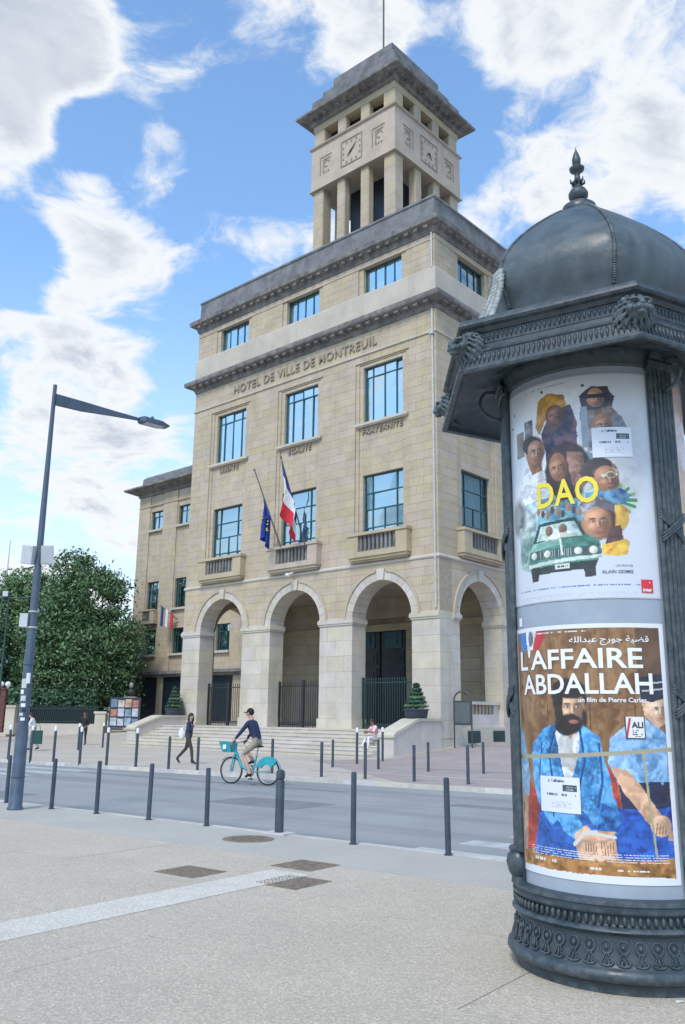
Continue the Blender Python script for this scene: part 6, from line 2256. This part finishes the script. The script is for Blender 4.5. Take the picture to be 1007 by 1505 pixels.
    hr.ell(H - f * .022 + up * .035, .098, .092, .100, 16, 10, rot)
    if hair_long:
        hr.path([H - f * .04 + up * .03, H - f * .07 - up * .10, H - f * .06 - up * .24], [.095, .09, .05], 12)
        for s in (-1, 1): hr.path([H + sd * s * .075 + up * .04, H + sd * s * .085 - up * .10, H + sd * s * .07 - up * .22 + f * .02], [.03, .035, .015], 8)
    hr.build('hair', cap or hair, t, smooth='all')
    if cap:
        b = MB(); b.ell(H + f * .10 + up * .045, .07, .075, .012, 12, 6, rot); b.build('cap_peak', cap, t, smooth='all')
    fc = MB()
    fc.ell(H + f * .092 - up * .010, .018, .013, .022, 8, 6, rot)
    for s in (-1, 1): fc.ell(H - f * .005 + sd * s * .092 - up * .005, .018, .010, .028, 8, 6, rot)
    fc.build('nose_and_ears', skin, t, smooth='all')
    ey = MB()
    for s in (-1, 1): ey.ell(H + f * .078 + sd * s * .034 + up * .014, .010, .014, .008, 8, 6, rot)
    ey.ell(H + f * .078 - up * .052, .010, .024, .006, 8, 6, rot)
    ey.build('eyes_and_mouth', HAIRD, t, smooth='all')
    return t


# --- cyclist on a hire bicycle
head_dir = (Vector((-2.72, 23.07, 0)) - Vector((-1.84, 22.94, 0)))
BRZ = math.atan2(.42, -.90)
BL_ = Vector((-2.28, 22.75, -.10))
BTEAL = mat('teal_bicycle_paint', (0.03, 0.36, 0.42), .35)
BGREY = mat('bicycle_grey', (0.38, 0.40, 0.42), .35, metal=.4)
TYRE = mat('tyre_rubber', (0.02, 0.02, 0.022), .8)
bike = thing('bicycle', 'turquoise and grey hire bicycle with front basket ridden along the road', 'bicycle', BL_, BRZ)
for x in (-.54, .54):
    w = MB()
    ring = lambda rr, wd: [(x + rr * math.cos(2 * PI * q / 40), 0, .335 + rr * math.sin(2 * PI * q / 40)) for q in range(41)]
    w.path(ring(.315, 0), .021, 8, cap=False)
    wh = w.build('wheel', TYRE, bike, smooth='all')
    r_ = MB(); r_.path(ring(.288, 0), .012, 6, cap=False); r_.build('rim', BGREY, wh, smooth='all')
    for q in range(18):
        a = 2 * PI * q / 18
        s_ = MB(); s_.path([(x, .02 * (-1) ** q, .335), (x + .285 * math.cos(a), 0, .335 + .285 * math.sin(a))], .0025, 4); s_.build('spoke', BGREY, wh)
    h_ = MB(); h_.path([(x, -.05, .335), (x, .05, .335)], .035, 10); h_.build('hub', BGREY, wh, smooth=40)
fr = MB()
fr.path([(.43, 0, .82), (.25, 0, .45), (.0, 0, .32), (-.10, 0, .30)], [.035, .04, .045, .04], 10)
fr.path([(-.10, 0, .32), (-.20, 0, .72)], [.03, .025], 8)
for s in (-1, 1):
    fr.path([(-.08, s * .05, .31), (-.54, s * .07, .335)], .016, 6)
    fr.path([(.54, s * .055, .335), (.45, s * .05, .72)], .018, 6)
fr.path([(.45, 0, .70), (.41, 0, .98)], .028, 8)
fr.build('frame', BTEAL, bike, smooth=50)
b = MB(); b.path([(-.20, 0, .70), (-.23, 0, .92)], .016, 8); b.build('seat_post', BGREY, bike)
b = MB(); b.ell((-.25, 0, .94), .14, .085, .03, 14, 8); b.ell((-.14, 0, .94), .09, .035, .025, 10, 6); b.build('saddle', BLACKC, bike, smooth='all')
b = MB(); b.path([(.28, .30, 1.06), (.40, .22, 1.04), (.42, 0, 1.0), (.40, -.22, 1.04), (.28, -.30, 1.06)], .014, 8); hb = b.build('handlebar', BGREY, bike, smooth='all')
for s in (-1, 1):
    g_ = MB(); g_.path([(.36, s * .25, 1.045), (.27, s * .305, 1.062)], .019, 8); g_.build('grip', BLACKC, hb)
bk = MB()
bk.add([(.50, -.19, 1.02), (.50, .19, 1.02), (.82, .21, 1.04), (.82, -.21, 1.04), (.50, -.14, .78), (.50, .14, .78), (.74, .15, .78), (.74, -.15, .78)],
       [(4, 5, 6, 7), (0, 1, 5, 4), (1, 2, 6, 5), (2, 3, 7, 6), (3, 0, 4, 7)])
bas = bk.build('basket', BTEAL, bike)
b = MB(); b.box(.60, .70, -.202, -.196, .86, .97); b.box(.60, .70, .196, .202, .86, .97); b.build('basket_badge', WHITE, bas)
# rear mudguard with skirt
mg = MB()
vs, fs = [], []
for q in range(21):
    a = R(15 + 165 * q / 20)
    for rr_, s in ((.365, -.03), (.365, .03)):
        vs.append((-.54 + rr_ * math.cos(a), s, .335 + rr_ * math.sin(a)))
for q in range(20): fs.append((2 * q, 2 * q + 1, 2 * q + 3, 2 * q + 2))
mg.add(vs, fs)
for s in (-.035, .035):
    vs = []
    for q in range(13):
        a = R(20 + 115 * q / 12)
        vs.append((-.54 + .365 * math.cos(a), s, .335 + .365 * math.sin(a)))
    for q in range(13):
        a = R(135 - 115 * q / 12)
        rr_ = .16 + .06 * math.cos(a)
        vs.append((-.54 + rr_ * math.cos(a), s, .335 + rr_ * math.sin(a)))
    mg.add(vs, [tuple(range(26))])
mg.build('rear_mudguard', BTEAL, bike)
vs, fs = [], []
fm = MB()
for q in range(15):
    a = R(40 + 110 * q / 14)
    for s in (-.028, .028): vs.append((.54 + .36 * math.cos(a), s, .335 + .36 * math.sin(a)))
for q in range(14): fs.append((2 * q, 2 * q + 1, 2 * q + 3, 2 * q + 2))
fm.add(vs, fs); fm.build('front_mudguard', BGREY, bike)
b = MB(); b.lathe([(0, -.02), (.10, -.02), (.10, .02), (0, .02)], 20)
o = b.build('chain_case', BGREY, bike, loc=(-.06, .07, .30)); o.rotation_euler = (PI / 2, 0, 0)
for s, (dx, dz) in ((-1, (.06, .15)), (1, (-.06, -.15))):
    b = MB(); b.path([(-.06, s * .08, .30), (-.06 + dx, s * .10, .30 + dz)], .012, 6); b.box(-.06 + dx - .05, -.06 + dx + .05, s * .10, s * .20, .30 + dz - .012, .30 + dz + .012); b.build('pedal', BLACKC, bike)
person('cyclist in a navy sweater, khaki shorts and dark cap riding the bicycle', BL_, BRZ, dict(
    pelvis=(-.22, 0, 1.06), chest=(-.06, 0, 1.42), neck=(.0, 0, 1.59), head=(.05, 0, 1.72), face=(.95, .1, -.15),
    sho_l=(-.02, .19, 1.48), sho_r=(-.02, -.19, 1.48), elb_l=(.14, .27, 1.25), elb_r=(.14, -.27, 1.25), wri_l=(.27, .29, 1.10), wri_r=(.27, -.29, 1.10), hand_l=(.3, 0, -.3), hand_r=(.3, 0, -.3),
    hip_l=(-.20, .09, 1.0), hip_r=(-.20, -.09, 1.0), kne_l=(.14, .12, .72), kne_r=(.20, -.12, .84), ank_l=(-.10, .14, .27), ank_r=(-.02, -.14, .56), toe_l=(1, 0, -.2), toe_r=(1, 0, -.1)),
    NAVYC, KHAKI, SKIN_L, SHOE, HAIRD, 'long', True, 1.02, False, BLACKC)

# --- woman walking on the far kerb
wx, wy = -5.09, 29.91
person('woman with long dark hair walking in dark trousers and navy jacket, white bag behind', (wx, wy, 0), R(-12), dict(
    pelvis=(0, 0, .92), chest=(.02, 0, 1.26), neck=(.03, 0, 1.42), head=(.06, 0, 1.54), face=(.75, -.6, -.1),
    sho_l=(.02, .17, 1.33), sho_r=(.02, -.17, 1.33), elb_l=(-.08, .22, 1.08), elb_r=(.10, -.20, 1.08), wri_l=(-.06, .22, .86), wri_r=(.20, -.10, 1.26), hand_r=(.2, .2, .8),
    hip_l=(0, .08, .88), hip_r=(0, -.08, .88), kne_l=(-.10, .08, .50), kne_r=(.16, -.08, .48), ank_l=(-.42, .08, .17), ank_r=(.20, -.08, .09), toe_l=(.8, 0, -.6)),
    NAVYC, BROWNC, SKIN_L, SHOE, HAIRD, 'long', False, 1.0, True)
bg = thing('shoulder_bag', 'white shoulder bag hanging behind the walking woman', 'bag', (wx, wy, 0), R(-12))
b = MB(); b.ell((-.26, .05, .98), .13, .06, .20, 14, 10); b.build('bag_body', WCLOTH, bg, smooth='all')
b = MB(); b.path([(-.22, .0, 1.12), (-.10, -.05, 1.30), (.0, -.15, 1.40)], .012, 6); b.build('strap', WCLOTH, bg)

# --- man sitting on the steps
sp_ = BW(1.32, -2.82, 0)
person('man in pink and white shirt and white trousers sitting on the steps', (sp_.x, sp_.y, .17), B_RZ + R(-110), dict(
    pelvis=(0, 0, .58), chest=(.10, .0, .96), neck=(.16, 0, 1.12), head=(.21, 0, 1.24), face=(.8, .3, -.4),
    sho_l=(.12, .18, 1.02), sho_r=(.12, -.18, 1.02), elb_l=(.30, .28, .82), elb_r=(.28, -.26, .80), wri_l=(.50, .12, .86), wri_r=(.46, -.08, .80),
    hip_l=(.02, .10, .56), hip_r=(.02, -.10, .56), kne_l=(.46, .18, .62), kne_r=(.42, -.16, .56), ank_l=(.50, .20, .14), ank_r=(.62, -.20, .10)),
    PINKC, WCLOTH, SKIN_D, GREENC, HAIRD, 'short', False, 1.0)
# --- figures at the left
person('person in white shirt and pale trousers walking behind the lamp post', (-13.5, 39.1, gz(-13.5, 39.1)), R(190), dict(
    pelvis=(0, 0, .92), chest=(.06, 0, 1.24), neck=(.12, 0, 1.38), head=(.18, 0, 1.49), face=(1, .1, -.3),
    sho_l=(.07, .19, 1.31), sho_r=(.07, -.19, 1.31), elb_l=(.20, .24, 1.06), elb_r=(.16, -.24, 1.04), wri_l=(.44, .18, 1.06), wri_r=(.36, -.18, .98),
    hip_l=(0, .09, .88), hip_r=(0, -.09, .88), kne_l=(.12, .09, .48), kne_r=(-.06, -.09, .48), ank_l=(.08, .09, .09), ank_r=(-.26, -.09, .12)),
    WCLOTH, GREYC, SKIN_L, SHOE, HAIRD, 'long', False, 1.0)
bg = thing('tote_bag', 'dark green tote bag carried by the white shirted person', 'bag', (-13.35, 39.0, gz(-13.5, 39.1)))
b = MB(); b.box(-.02, .36, -.30, -.16, .28, .86); b.build('bag_body', GREENC, bg); b = MB(); b.path([(.06, -.23, .86), (.1, -.22, 1.15), (.2, -.22, 1.15), (.28, -.23, .86)], .012, 6); b.build('handle', GREENC, bg)
person('person in dark clothes standing near the fence behind the white capped bollards', (-13.4, 46.5, gz(-13.4, 46.5)), R(-95), dict(
    pelvis=(0, 0, .92), chest=(0, 0, 1.28), neck=(.02, 0, 1.45), head=(.04, 0, 1.58),
    sho_l=(0, .19, 1.35), sho_r=(0, -.19, 1.35), elb_l=(.0, .25, 1.08), elb_r=(.0, -.25, 1.08), wri_l=(.16, .18, .98), wri_r=(.16, -.18, .98),
    hip_l=(0, .09, .88), hip_r=(0, -.09, .88), kne_l=(.04, .10, .48), kne_r=(.0, -.10, .48), ank_l=(.02, .11, .08), ank_r=(-.04, -.11, .08)),
    BLACKC, BLACKC, SKIN_D, SHOE, HAIRD)
